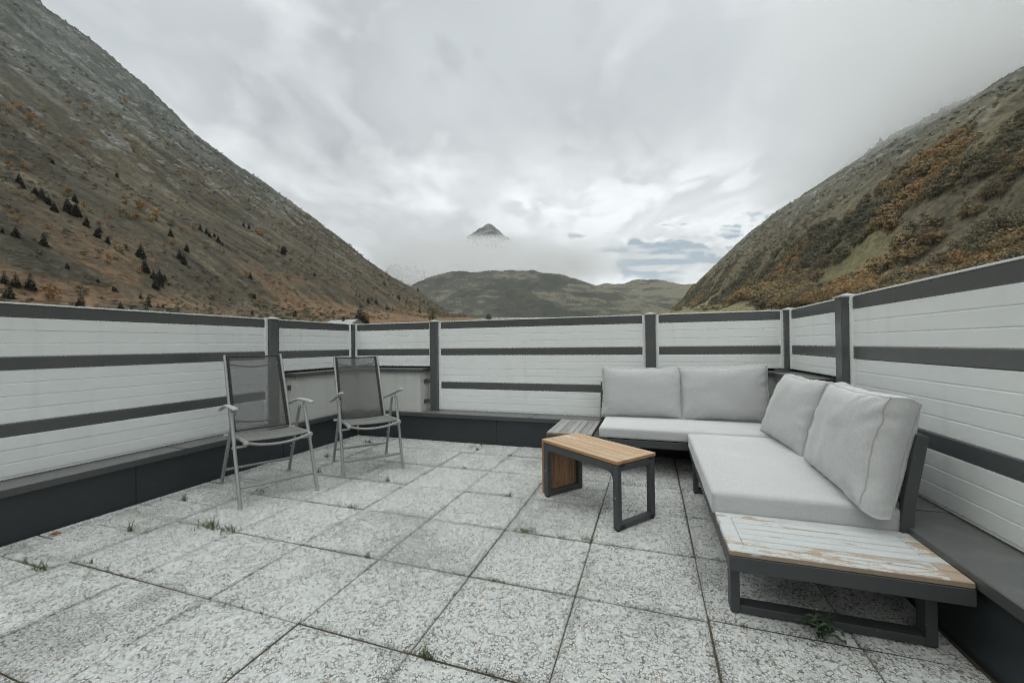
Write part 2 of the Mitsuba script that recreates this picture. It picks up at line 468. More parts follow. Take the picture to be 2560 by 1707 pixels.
k = thing('corner_block', 'raised pale rendered wall block with dark coping in the corner behind the chairs', 'wall block')
put(k, prism([(-3.76, 3.215), (-3.432, 3.215), (-3.432, 4.128), (-2.545, 4.128), (-2.545, 4.44), (-3.76, 4.44)], 0.30, 0.772), 'render_coat')
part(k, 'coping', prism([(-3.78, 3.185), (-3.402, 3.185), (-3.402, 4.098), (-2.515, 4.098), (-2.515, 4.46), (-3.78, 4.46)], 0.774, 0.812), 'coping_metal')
k = thing('corner_block', 'raised pale rendered wall block with dark coping in the corner behind the sofa pillows', 'wall block')
put(k, prism([(0.12, 4.128), (1.035, 4.128), (1.05, 3.445), (1.40, 3.445), (1.40, 4.44), (0.12, 4.44)], 0.30, 0.772), 'render_coat')
part(k, 'coping', prism([(0.09, 4.098), (1.003, 4.098), (1.018, 3.415), (1.42, 3.415), (1.42, 4.46), (0.09, 4.46)], 0.774, 0.812), 'coping_metal')
part(k, 'upstand', cat_m([box(1.045, 1.14, 4.16, 4.20, 0.8125, 0.832, 0.002)]), 'dark_metal')


# ------------------------------------------------------------------ privacy fences
Z0, PW = 0.337, 0.0785                               # lowest plank edge, plank height


def fence(name, label, bays, posts, to, group=None):
    k = thing(name, label, 'fence')
    for (a, b, zb) in bays:
        pk = uniq(f'{k}__panel')
        ch = [box(a, a + 0.030, -0.036, 0.010, zb, 1.3585, 0.003), box(b - 0.030, b, -0.036, 0.010, zb, 1.3585, 0.003), box(a + 0.031, b - 0.031, -0.034, 0.006, 1.3585, 1.3675, 0.0015)]
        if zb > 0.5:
            part(k, 'added_gap_strip', to(box(a + .001, b - .001, -0.060, -0.038, 0.8128, 0.850, 0.001)), 'black_rubber')  # added dark bar behind the open slot, standing in for its shade
        if zb < 0.5:
            ch.append(box(a + 0.031, b - 0.031, -0.030, -0.003, Z0 - 0.012, Z0 - 0.0005, 0.001))
        put(pk, to(cat_m(ch)), 'white_plastic')
        for i in range(13):
            z0, z1 = Z0 + PW * i, Z0 + PW * (i + 1)
            if z1 < zb + 0.01: continue
            z0 = max(z0, zb)
            dark = i in (3, 8, 12)
            n1 = 0.0 + (0.0012 if dark else 0.0) + rng.normal(0, 0.0004)
            c0, c1 = 0.0046, 0.0034
            prof = np.array([[-0.026, z0 + .0004], [n1 - .0026, z0 + .0004], [n1, z0 + c0], [n1, z1 - c1 - .0008], [n1 - .0034, z1 - .0008], [-0.026, z1 - .0008]])
            v = np.vstack([np.c_[np.full(6, e), prof] for e in (a + 0.029, b - 0.029)])
            f = [[i2, (i2 + 1) % 6, 6 + (i2 + 1) % 6] for i2 in range(6)] + [[i2, 6 + (i2 + 1) % 6, 6 + i2] for i2 in range(6)]
            f += [[0, i2 + 1, i2] for i2 in range(1, 5)] + [[6, 6 + i2, 7 + i2] for i2 in range(1, 5)]
            part(pk, 'plank', to((v, np.array(f))), 'dark_metal' if dark else 'white_plastic', label='dark grey plank' if dark else None)
    for (a, b, n0, n1, zb) in posts:
        q = part(k, 'post', to(box(a, b, n0, n1, zb, 1.362, 0.004)), 'dark_metal')
        m, h, w = (a + b) / 2, (n0 + n1) / 2, 0.010
        v = np.array([[a - w, n0 - w, 1.360], [b + w, n0 - w, 1.360], [b + w, n1 + w, 1.360], [a - w, n1 + w, 1.360],
                      [a - w, n0 - w, 1.3685], [b + w, n0 - w, 1.3685], [b + w, n1 + w, 1.3685], [a - w, n1 + w, 1.3685], [m, h, 1.389]])
        f = [[0, 2, 1], [0, 3, 2], [4, 5, 8], [5, 6, 8], [6, 7, 8], [7, 4, 8]] + sum(([[i, (i + 1) % 4, 4 + (i + 1) % 4], [i, 4 + (i + 1) % 4, 4 + i]] for i in range(4)), [])
        part(q, 'cap', to((v, np.array(f))), 'coping_metal' if False else 'cap_metal')
    return k


scene['cap_metal'] = two(prin((0.40, 0.41, 0.41), 0.4, 0.5))
f_left = lambda m: xf(m, M_LEFT, (-3.59, 0, 0))
f_back = lambda m: xf(m, M_BACK, (0, 4.295, 0))
f_right = lambda m: right_frame(xf(m, np.array([[0, -1, 0], [1, 0, 0], [0, 0, 1]], float), (1.235, 0, 0)))
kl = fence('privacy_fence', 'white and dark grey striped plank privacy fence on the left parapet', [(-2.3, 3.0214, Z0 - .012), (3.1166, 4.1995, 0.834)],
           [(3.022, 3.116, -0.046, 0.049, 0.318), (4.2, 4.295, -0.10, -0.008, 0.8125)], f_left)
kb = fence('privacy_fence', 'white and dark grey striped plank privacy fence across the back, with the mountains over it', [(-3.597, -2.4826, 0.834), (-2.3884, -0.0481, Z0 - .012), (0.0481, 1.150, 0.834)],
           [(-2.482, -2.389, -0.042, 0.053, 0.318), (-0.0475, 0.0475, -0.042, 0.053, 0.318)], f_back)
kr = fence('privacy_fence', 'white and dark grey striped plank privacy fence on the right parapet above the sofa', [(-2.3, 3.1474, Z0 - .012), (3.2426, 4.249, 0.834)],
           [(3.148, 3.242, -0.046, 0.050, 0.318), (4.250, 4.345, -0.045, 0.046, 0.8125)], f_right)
for z in (0.66, 0.425):
    b = part(kb, 'bracket', cat_m([box(-2.5415, -2.536, 4.205, 4.255, z - 0.023, z + 0.023, 0.001), box(-2.536, -2.4825, 4.249, 4.255, z - 0.023, z + 0.023, 0.001)]), 'dark_metal')
    part(b, 'bolt', xf(tube([(0, 0, 0), (0.006, 0, 0)], 0.006, 8), np.eye(3), (-2.536, 4.226, z)), 'steel')
b = part(kl, 'bracket', cat_m([box(-3.545, -3.50, 3.207, 3.2125, 0.64, 0.69, 0.001)]), 'dark_metal')


# ------------------------------------------------------------------ corner sofa
def rounded(x0, x1, y0, y1, z0, z1, r, n=(24, 24, 5), crown=0.0, seed=0, wrinkle=0.0):
    """A soft-edged cushion slab: a box of grids with its edges rounded, its top slightly crowned and its skin a little uneven."""
    def grid(a, b):
        i, j = np.meshgrid(np.linspace(0, 1, a + 1), np.linspace(0, 1, b + 1), indexing='ij')
        q = (np.arange(a)[:, None] * (b + 1) + np.arange(b)[None, :]).ravel()
        return i.ravel(), j.ravel(), np.vstack([np.stack([q, q + b + 1, q + b + 2], 1), np.stack([q, q + b + 2, q + 1], 1)])
    vs, fs, m = [], [], 0
    for ax in range(3):
        a, b = [i for i in range(3) if i != ax]
        for s in (0, 1):
            i, j, f = grid(n[a], n[b])
            v = np.zeros((len(i), 3)); v[:, a], v[:, b], v[:, ax] = i, j, s
            if (s == 1) ^ (ax == 1): pass
            else: f = f[:, ::-1]
            vs.append(v); fs.append(f + m); m += len(v)
    v = np.vstack(vs); f = np.vstack(fs)
    # denser towards the edges
    v = 0.5 - 0.5 * np.cos(np.pi * v) if False else v
    lo, hi = np.array([x0, y0, z0]), np.array([x1, y1, z1])
    p = lo + v * (hi - lo)
    q = np.clip(p, lo + r, hi - r)
    d = p - q
    L = np.linalg.norm(d, axis=1, keepdims=True)
    mx = np.abs(d).max(1, keepdims=True)
    p = np.where(L > 1e-9, q + d / np.maximum(L, 1e-9) * np.minimum(r, mx if False else r), p)
    c = (p - lo) / (hi - lo)
    bulge = 16 * np.clip(c[:, 0] * (1 - c[:, 0]) * c[:, 1] * (1 - c[:, 1]), 0, 1)
    p[:, 2] += crown * bulge ** 0.7 * np.where(c[:, 2] > 0.5, 1, -0.2)
    nz = meshkit.fbm(p * 7 + seed, 3, seed) - 0.5
    nn = meshkit.fbm(p * np.array([26, 26, 9]) + seed, 3, seed + 3) - 0.5
    side = (c[:, 2] < 0.93)
    out = (p - (lo + hi) / 2); out[:, 2] *= 0.2
    out /= np.linalg.norm(out, axis=1, keepdims=True)
    p += out * (wrinkle * (1.2 * nz + 0.7 * nn) * side)[:, None]
    p[:, 2] += wrinkle * 0.9 * nz * (c[:, 2] > 0.5)
    mesh = trimesh.Trimesh(p, f, process=False)
    mesh.merge_vertices(digits_vertex=6)
    return tri(mesh)


def pillow(w, h, t, seed, gusset=0.42, n=44, flare=0.0):
    """A back pillow: in x (width), z (height), y (thickness, front at -y); boxed edges, a fuller middle, pinched corners."""
    m = int(n * h / w) + 2
    i, j = np.meshgrid(np.linspace(-1, 1, n + 1), np.linspace(-1, 1, m + 1), indexing='ij')
    # denser towards the edges
    ii, jj = np.sin(i * np.pi / 2) * 0.6 + i * 0.4, np.sin(j * np.pi / 2) * 0.6 + j * 0.4
    a, b = np.abs(ii), np.abs(jj)
    full = ((1 - a ** 3.2) * (1 - b ** 3.2)) ** 0.55
    x = ii * w / 2 * (1 - 0.030 * (1 - b ** 2) * a ** 4 + 0.012 * b ** 4)
    z = jj * h / 2 * (1 - 0.045 * (1 - a ** 2) * b ** 4 + 0.012 * a ** 4)
    r = np.random.default_rng(seed)
    s0 = r.random(3) * 20
    x = x * (1 - flare * jj * (0.5 - 0.5 * jj) * (jj < 0) - flare * 0.25 * jj)
    P = np.stack([x * 5 + s0[0], z * 5 + s0[1], 0 * x + s0[2]], -1)
    soft = meshkit.fbm(P, 3, seed) - 0.5
    ang = np.arctan2(jj * h, ii * w)
    rad = np.maximum(a, b)
    pleat = (meshkit.fbm(np.stack([ang * 9 + s0[0], rad * 2.2, 0 * x + s0[1]], -1), 3, seed + 5) - 0.5) * np.clip((rad - 0.55) / 0.4, 0, 1) ** 1.5
    edge = gusset * t / 2
    half = edge + (t / 2 - edge) * full
    yf = -half + 0.034 * soft * full + 0.024 * pleat
    yb = half + 0.01 * soft * full
    z = z + 0.010 * (meshkit.fbm(np.stack([ii * 4 + s0[2], jj * 3, 0 * x], -1), 2, seed + 7) - 0.5) * b
    x = x + 0.008 * (meshkit.fbm(np.stack([ii * 3, jj * 5 + s0[0], 0 * x], -1), 2, seed + 8) - 0.5) * a
    F = np.stack([x, yf, z], -1).reshape(-1, 3)
    B = np.stack([x, yb, z], -1).reshape(-1, 3)
    q = (np.arange(n)[:, None] * (m + 1) + np.arange(m)[None, :]).ravel()
    ff = np.vstack([np.stack([q, q + m + 1, q + m + 2], 1), np.stack([q, q + m + 2, q + 1], 1)])
    ring = [(u, 0) for u in range(n)] + [(n, u) for u in range(m)] + [(n - u, m) for u in range(n)] + [(0, m - u) for u in range(m)]
    rid = np.array([u * (m + 1) + v for u, v in ring])
    K, R = 6, len(rid)
    # the gusset between the two seams, with small cross wrinkles
    rows = []
    out = np.stack([x.ravel()[rid] / (w / 2), 0 * rid, z.ravel()[rid] / (h / 2)], 1)
    out[:, 0] = np.where(np.abs(out[:, 0]) > 0.93, np.sign(out[:, 0]), 0); out[:, 2] = np.where(np.abs(out[:, 2]) > 0.93, np.sign(out[:, 2]), 0)
    out /= np.maximum(np.linalg.norm(out, axis=1, keepdims=True), 1)
    for e in range(1, K):
        f = e / K
        wr = meshkit.fbm(np.stack([np.arange(R) * 0.55 + s0[0], np.full(R, f * 1.6 + s0[1]), np.zeros(R)], -1), 3, seed + 9) - 0.5
        rows.append(F[rid] * (1 - f) + B[rid] * f + out * (0.020 * math.sin(math.pi * f) + 0.012 * wr[:, None]))
    V = np.vstack([F, B] + rows)
    nF = len(F)
    idx = [rid] + [2 * nF + (e - 1) * R + np.arange(R) for e in range(1, K)] + [nF + rid]
    side = []
    for e in range(K):
        A, C = idx[e], idx[e + 1]
        A2, C2 = np.roll(A, -1), np.roll(C, -1)
        side += [np.stack([A, A2, C2], 1), np.stack([A, C2, C], 1)]
    faces = np.vstack([ff, ff[:, ::-1] + nF] + side)
    # piping along the two seams
    return (V, faces), F[np.r_[rid, rid[:1]]], B[np.r_[rid, rid[:1]]]


def sofa(name, label, x0, x1, y0, y1, z0, z1, slat_along, seat, legs, back_posts, top_wood):
    """Frame of one module; z0..z1 the rail; legs: list of loops; back_posts: ((base, top) ...)."""
    k = thing(name, label, 'sofa')
    t, w = 0.026, 0.026
    for m in (box(x0, x1, y0, y0 + w, z0, z1, .002), box(x0 + .0, x1, y1 - w, y1, z0, z1, .002), box(x0, x0 + w, y0 + w + .0005, y1 - w - .0005, z0, z1, .002), box(x1 - w, x1, y0 + w + .0005, y1 - w - .0005, z0, z1, .002)):
        part(k, 'rail', m, 'frame_paint')
    a, b, c, d = seat
    if slat_along == 'x':
        n = int((d - c) / 0.062)
        for i in range(n):
            y = c + 0.008 + i * 0.062
            part(k, 'slat', box(a, b, y, y + 0.044, z1 - 0.020, z1 - 0.002, .001), 'frame_paint')
    else:
        n = int((b - a) / 0.062)
        for i in range(n):
            x = a + 0.008 + i * 0.062
            part(k, 'slat', box(x, x + 0.044, c, d, z1 - 0.020, z1 - 0.002, .001), 'frame_paint')
    for (ax, lo, hi, pos, dep) in legs:
        mk = (lambda p, q, s, u, zl, zh: box(p, q, s, u, zl, zh, .002)) if ax == 'x' else (lambda p, q, s, u, zl, zh: box(s, u, p, q, zl, zh, .002))
        ps = 0.034
        kk = part(k, 'leg_frame', cat_m([mk(lo, lo + ps, pos, pos + dep, 0.006, z0 - .0005), mk(hi - ps, hi, pos, pos + dep, 0.006, z0 - .0005), mk(lo + ps + .0005, hi - ps - .0005, pos, pos + dep, 0.006, 0.036)]), 'frame_paint')
        part(kk, 'foot', cat_m([mk(lo + .004, lo + .03, pos + .006, pos + .03, 0.0, .0058), mk(hi - .03, hi - .004, pos + .006, pos + .03, 0, .0058)]), 'black_rubber')
    p0, p1 = back_posts
    up = []
    for base, top, side in (p0, p1):
        base, top = np.array(base, float), np.array(top, float)
        mid = base * 0.60 + top * 0.40
        mid[:2] = base[:2] * 0.80 + top[:2] * 0.20
        sd = np.array(side, float)
        h = np.cross(np.array([0, 0, 1.0]), sd)
        path = np.array([base, mid, top])
        up.append((path, sd))
        for q0, q1 in ((base, mid), (mid, top)):
            pass
        # bent flat post, as one prism along the path
        tg = np.gradient(path, axis=0); tg /= np.linalg.norm(tg, axis=1, keepdims=True)
        hh = np.cross(tg, sd); hh /= np.linalg.norm(hh, axis=1, keepdims=True)
        ring = [(-1, -1), (1, -1), (1, 1), (-1, 1)]
        v = np.vstack([[path[i] + sd * 0.015 * e + hh[i] * 0.020 * g for e, g in ring] for i in range(3)])
        f = []
        for i in range(2):
            for j in range(4):
                A, B2 = i * 4 + j, i * 4 + (j + 1) % 4
                f += [[A, B2, B2 + 4], [A, B2 + 4, A + 4]]
        f += [[0, 2, 1], [0, 3, 2], [8, 9, 10], [8, 10, 11]]
        part(k, 'backrest_post', (v, np.array(f)), 'frame_paint')
    A, B2 = up[0][0][2], up[1][0][2]
    dv = (B2 - A) / np.linalg.norm(B2 - A)
    hh = np.cross(dv, [0, 0, 1])
    part(k, 'backrest_rail', rbar(A + dv * .0155 - [0, 0, .012], B2 - dv * .0155 - [0, 0, .012], 0.036, 0.026, hh, .002), 'frame_paint')
    A, B2 = up[0][0][1], up[1][0][1]
    part(k, 'backrest_rail', rbar(A + dv * .0155, B2 - dv * .0155, 0.030, 0.024, hh, .002), 'frame_paint')
    wx0, wx1, wy0, wy1, along, mat = top_wood
    t0, t1, e = z1 + 0.0015, z1 + 0.0225, 0.058
    g = 0.0012
    tk = uniq(f'{k}__side_table')
    put(tk, box(wx0 + .03, wx1 - .03, wy0 + .03, wy1 - .03, z1 - 0.018, z1 - 0.0005, 0), 'gap_shade')  # dark sheet below the boards, so their gaps look shaded
    if along == 'x':
        for m in (box(wx0, wx1, wy0, wy0 + e, t0, t1, .003), box(wx0, wx1, wy1 - e * .8, wy1, t0, t1, .003), box(wx0, wx0 + e, wy0 + e + g, wy1 - e * .8 - g, t0, t1, .003), box(wx1 - e, wx1, wy0 + e + g, wy1 - e * .8 - g, t0, t1, .003)):
            part(tk, 'border_board', m, mat)
        n = 5
        ys = np.linspace(wy0 + e + g, wy1 - e * .8 - g, n + 1)
        for i in range(n):
            part(tk, 'plank', box(wx0 + e + g, wx1 - e - g, ys[i] + g * 1.9, ys[i + 1] - g * 1.9, t0, t1 - 0.0006 + rng.normal(0, .0003), .002), mat)
    else:
        e = 0.042
        for m in (box(wx0, wx0 + e, wy0, wy1, t0, t1, .003), box(wx1 - e, wx1, wy0, wy1, t0, t1, .003), box(wx0 + e + g, wx1 - e - g, wy0, wy0 + e, t0, t1, .003), box(wx0 + e + g, wx1 - e - g, wy1 - e, wy1, t0, t1, .003)):
            part(tk, 'border_board', m, mat)
        n = 5
        xs = np.linspace(wx0 + e + g, wx1 - e - g, n + 1)
        for i in range(n):
            part(tk, 'plank', box(xs[i] + g * 2, xs[i + 1] - g * 2, wy0 + e + g, wy1 - e - g, t0, t1 - 0.0006 + rng.normal(0, .0005), .002), mat)
    return k


def c_frame(p, n, uv):
    g = fbm(p.x * 4, p.y * 4, p.z * 6, 3)
    chip = smoothstep(0.90, 0.93, noise(p.x * 210, p.y * 210, p.z * 210)) * smoothstep(0.62, 0.72, noise(p.x * 13 + 2, p.y * 13, p.z * 13))
    return mix((0.050, 0.055, 0.059), (0.066, 0.071, 0.075), g) + mi.Color3f(0.3) * chip


scene['frame_paint'] = two(prin(proc(c_frame), 0.48, 0.5))
scene['gap_shade'] = two(prin((0.03, 0.03, 0.03), 0.9, 0.2))  # near-black colour that paints the shade seen between table boards
scene['piping'] = two(prin((0.40, 0.405, 0.41), 0.9, 0.1))

sofa('corner_sofa', 'dark framed sofa section along the back wall with a weathered grey slatted end table', -0.868, 0.972, 3.432, 4.068, 0.240, 0.297, 'x',
     (-0.478, 0.940, 3.462, 4.040), [('y', 3.47, 4.03, -0.80, 0.05), ('y', 3.47, 4.03, 0.86, 0.05)],
     (((-0.458, 4.040, 0.26), (-0.458, 4.112, 0.700), (1, 0, 0)), ((0.925, 4.040, 0.26), (0.925, 4.112, 0.700), (1, 0, 0))),
     (-0.866, -0.482, 3.434, 4.066, 'y', 'grey_wood'))
sofa('corner_sofa', 'dark framed sofa section along the right wall, ending in a peeling white painted table', 0.272, 0.988, 1.732, 3.420, 0.212, 0.268, 'x',
     (0.302, 0.958, 2.125, 3.39), [('x', 0.288, 0.935, 1.822, 0.060), ('x', 0.276, 0.935, 3.170, 0.055)],
     (((0.978, 2.108, 0.225), (1.040, 2.112, 0.690), (0, 1, 0)), ((0.978, 3.38, 0.225), (1.040, 3.38, 0.690), (0, 1, 0))),
     (0.273, 0.987, 1.733, 2.108, 'x', 'white_wood'))
single('seat_cushion', rounded(-0.418, 0.955, 3.430, 4.010, 0.302, 0.386, 0.014, (60, 30, 6), 0.012, 3, 0.005), 'grey_fabric',
       'flat grey seat cushion of the back sofa section, under the two upright pillows', 'cushion', smooth=55)
single('seat_cushion', rounded(0.262, 0.982, 2.112, 3.428, 0.272, 0.378, 0.013, (40, 64, 7), 0.012, 8, 0.005), 'grey_fabric',
       'long flat grey seat cushion of the right sofa section beside the peeling white table', 'cushion', smooth=55)


def place_pillow(label, w, h, t, seed, M, at, gusset=0.42, flare=0.0):
    (m, s1, s2) = pillow(w, h, t, seed, gusset, 44, flare)
    k = single('back_pillow', xf(m, M, at), 'grey_fabric', label, 'pillow', smooth=60)
    M = np.asarray(M)
    part(k, 'piping', cat_m([tube(s @ M.T + at, 0.0028, 6, up=M[:, 1]) for s in (s1, s2)]), 'piping', smooth=True)


def basis(face, lean, roll=0.0):
    """Axes of a pillow whose front looks along the horizontal angle 'face' (degrees), leaning back by 'lean'."""
    a, l, r = math.radians(face), math.radians(lean), math.radians(roll)
    fwd = np.array([math.cos(a), math.sin(a), 0])
    x = np.array([-math.sin(a), math.cos(a), 0])
    z = np.array([0, 0, 1]) * math.cos(l) - fwd * math.sin(l)
    f2 = fwd * math.cos(l) + np.array([0, 0, 1]) * math.sin(l)
    x, z = x * math.cos(r) + z * math.sin(r), -x * math.sin(r) + z * math.cos(r)
    return np.stack([x, -f2, z], 1)


place_pillow('grey back pillow at the left end of the back sofa section', 0.70, 0.455, 0.215, 21, basis(-90, 10), (-0.090, 4.030, 0.612), 0.22)
place_pillow('grey back pillow in the middle of the back sofa section, left of the corner', 0.69, 0.468, 0.225, 22, basis(-91, 10, 2.0), (0.600, 4.022, 0.624), 0.22)
place_pillow('grey back pillow on the right sofa section, half hidden behind the nearest one', 0.64, 0.462, 0.205, 23, basis(185, 19, -1.0), (0.934, 3.250, 0.597), 0.36, 0.10)
place_pillow('plump grey back pillow nearest the camera, with its boxed side showing', 0.70, 0.470, 0.230, 24, basis(177, 15, 0.5), (0.940, 2.440, 0.600), 0.45, 0.09)


# ------------------------------------------------------------------ small wooden table
TA, TB, TC = np.array([0.793, -0.609]), np.array([0.609, 0.793]), np.array([-0.364, 2.742])
M_TAB = np.array([[TA[0], TB[0], 0], [TA[1], TB[1], 0], [0, 0, 1.0]])
to_tab = lambda m: xf(m, M_TAB, (TC[0], TC[1], 0))
k = thing('side_table', 'small teak topped table with a dark metal frame standing open on the pebble slabs', 'table')
HL, HW, ZT = 0.352, 0.172, 0.404
top = uniq(f'{k}__tabletop')
put(top, to_tab(box(-HL + .05, HL - .05, -HW + .05, HW - .05, ZT - .024, ZT - .018, 0)), 'gap_shade')  # dark backing sheet, stands in for shade between the top planks
bw = 0.052
for m in (box(-HL, HL, -HW, -HW + bw, ZT - .020, ZT, .002), box(-HL, HL, HW - bw, HW, ZT - .020, ZT, .002), box(-HL, -HL + bw, -HW + bw + .0006, HW - bw - .0006, ZT - .020, ZT, .002), box(HL - bw, HL, -HW + bw + .0006, HW - bw - .0006, ZT - .020, ZT, .002)):
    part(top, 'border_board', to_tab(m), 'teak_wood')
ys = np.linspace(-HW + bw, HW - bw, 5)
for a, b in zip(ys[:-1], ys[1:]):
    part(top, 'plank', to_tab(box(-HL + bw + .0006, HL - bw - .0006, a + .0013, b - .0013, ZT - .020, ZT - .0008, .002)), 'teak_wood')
pn = uniq(f'{k}__side_panel')
px0, px1 = -HL - .0005, -HL + .0175
put(pn, to_tab(box(px0 + .004, px1 - .009, -HW + .045, HW - .045, .075, ZT - .075, 0)), 'gap_shade')  # dark sheet inside the panel, painted shade for its plank gaps
zt2 = ZT - 0.0205
for m in (box(px0, px1, -HW, -HW + .045, .022, zt2, .002), box(px0, px1, HW - .045, HW, .022, zt2, .002), box(px0, px1, -HW + .0456, HW - .0456, .022, .068, .002), box(px0, px1, -HW + .0456, HW - .0456, zt2 - .045, zt2, .002)):
    part(pn, 'border_board', to_tab(m), 'teak_panel')
ys = np.linspace(-HW + .046, HW - .046, 6)
for a, b in zip(ys[:-1], ys[1:]):
    part(pn, 'plank', to_tab(box(px0 + .001, px1 - .001, a + .0013, b - .0013, .069, zt2 - .046, .0015)), 'teak_panel')
scene['teak_panel'] = two(prin(proc(lambda p, n, uv: mix((0.27, 0.150, 0.085), (0.45, 0.275, 0.165), fbm(p.x * 80, p.y * 80, p.z * 4, 4)) * (0.8 + 0.4 * cell_rand(dr.floor((p.x * 0.609 + p.y * 0.793) * 17), 2, 2))), 0.6, 0.3))
zr1, zr0 = ZT - 0.0225, ZT - 0.070
PSZ = 0.038
xl0, xr1 = px1 + .001, HL - .004
for s in (-1, 1):
    yo, yi = s * (HW - .004), s * (HW - .004 - 0.030)
    y0, y1 = min(yo, yi), max(yo, yi)
    part(k, 'rail', to_tab(box(xl0 + PSZ + .0005, xr1 - PSZ - .0005, y0, y1, zr0, zr1, .002)), 'frame_paint')
    for x0 in (xl0, xr1 - PSZ):
        q = part(k, 'leg', to_tab(box(x0, x0 + PSZ, y0 - (.006 if s > 0 else 0), y1 + (.006 if s < 0 else 0), 0.010, zr1, .003)), 'frame_paint')
        part(q, 'foot', to_tab(box(x0 + .004, x0 + PSZ - .004, y0 + .003, y1 - .003, 0, 0.0095, .002)), 'black_rubber')
        part(q, 'screw', to_tab(xf(tube([(0, 0, 0), (0, -.0015 * s * -1, 0)], .004, 8), np.eye(3), (x0 + PSZ / 2, s * (HW - .004), 0.19))), 'steel')
    # rounded gussets under the rail
    for x0, sg in ((xl0 + PSZ, 1), (xr1 - PSZ, -1)):
        th = np.linspace(0, np.pi / 2, 7)
        R = 0.042
        poly = [(x0, zr0)] + [(x0 + sg * R * (1 - np.sin(t)), zr0 - R * (1 - np.cos(t))) for t in th]
        poly = np.array(poly)
        v = np.vstack([np.c_[poly[:, 0], np.full(len(poly), y0 + .001), poly[:, 1]], np.c_[poly[:, 0], np.full(len(poly), y1 - .001), poly[:, 1]]])
        L = len(poly)
        f = [[0, i, i + 1] for i in range(1, L - 1)] + [[L, L + i + 1, L + i] for i in range(1, L - 1)] + sum(([[i, (i + 1) % L, L + (i + 1) % L], [i, L + (i + 1) % L, L + i]] for i in range(L)), [])
        if sg < 0 or s < 0:
            part(k, 'gusset', to_tab((v, np.array(f))), 'frame_paint')
for x0 in (xl0, xr1 - PSZ):
    part(k, 'stretcher', to_tab(box(x0, x0 + PSZ, -HW + .0405, HW - .0405, 0.010, 0.040, .003)), 'frame_paint')
    part(k, 'end_rail', to_tab(box(x0 + .006, x0 + PSZ, -HW + .0405, HW - .0405, zr0 + .006, zr1 - .002, .003)), 'frame_paint')
for s in (-1, 1):
    part(k, 'corner_fitting', to_tab(cat_m([box(xr1 - .002, xr1 + .006, s * (HW - .045) - .014, s * (HW - .045) + .020, zr1 - .012, zr1 - .002, .001)])), 'black_rubber')
    part(k, 'corner_fitting', to_tab(box(xr1 - .001, xr1 + .004, s * (HW - .040) - .014, s * (HW - .040) + .020, 0.012, 0.030, .001)), 'black_rubber')


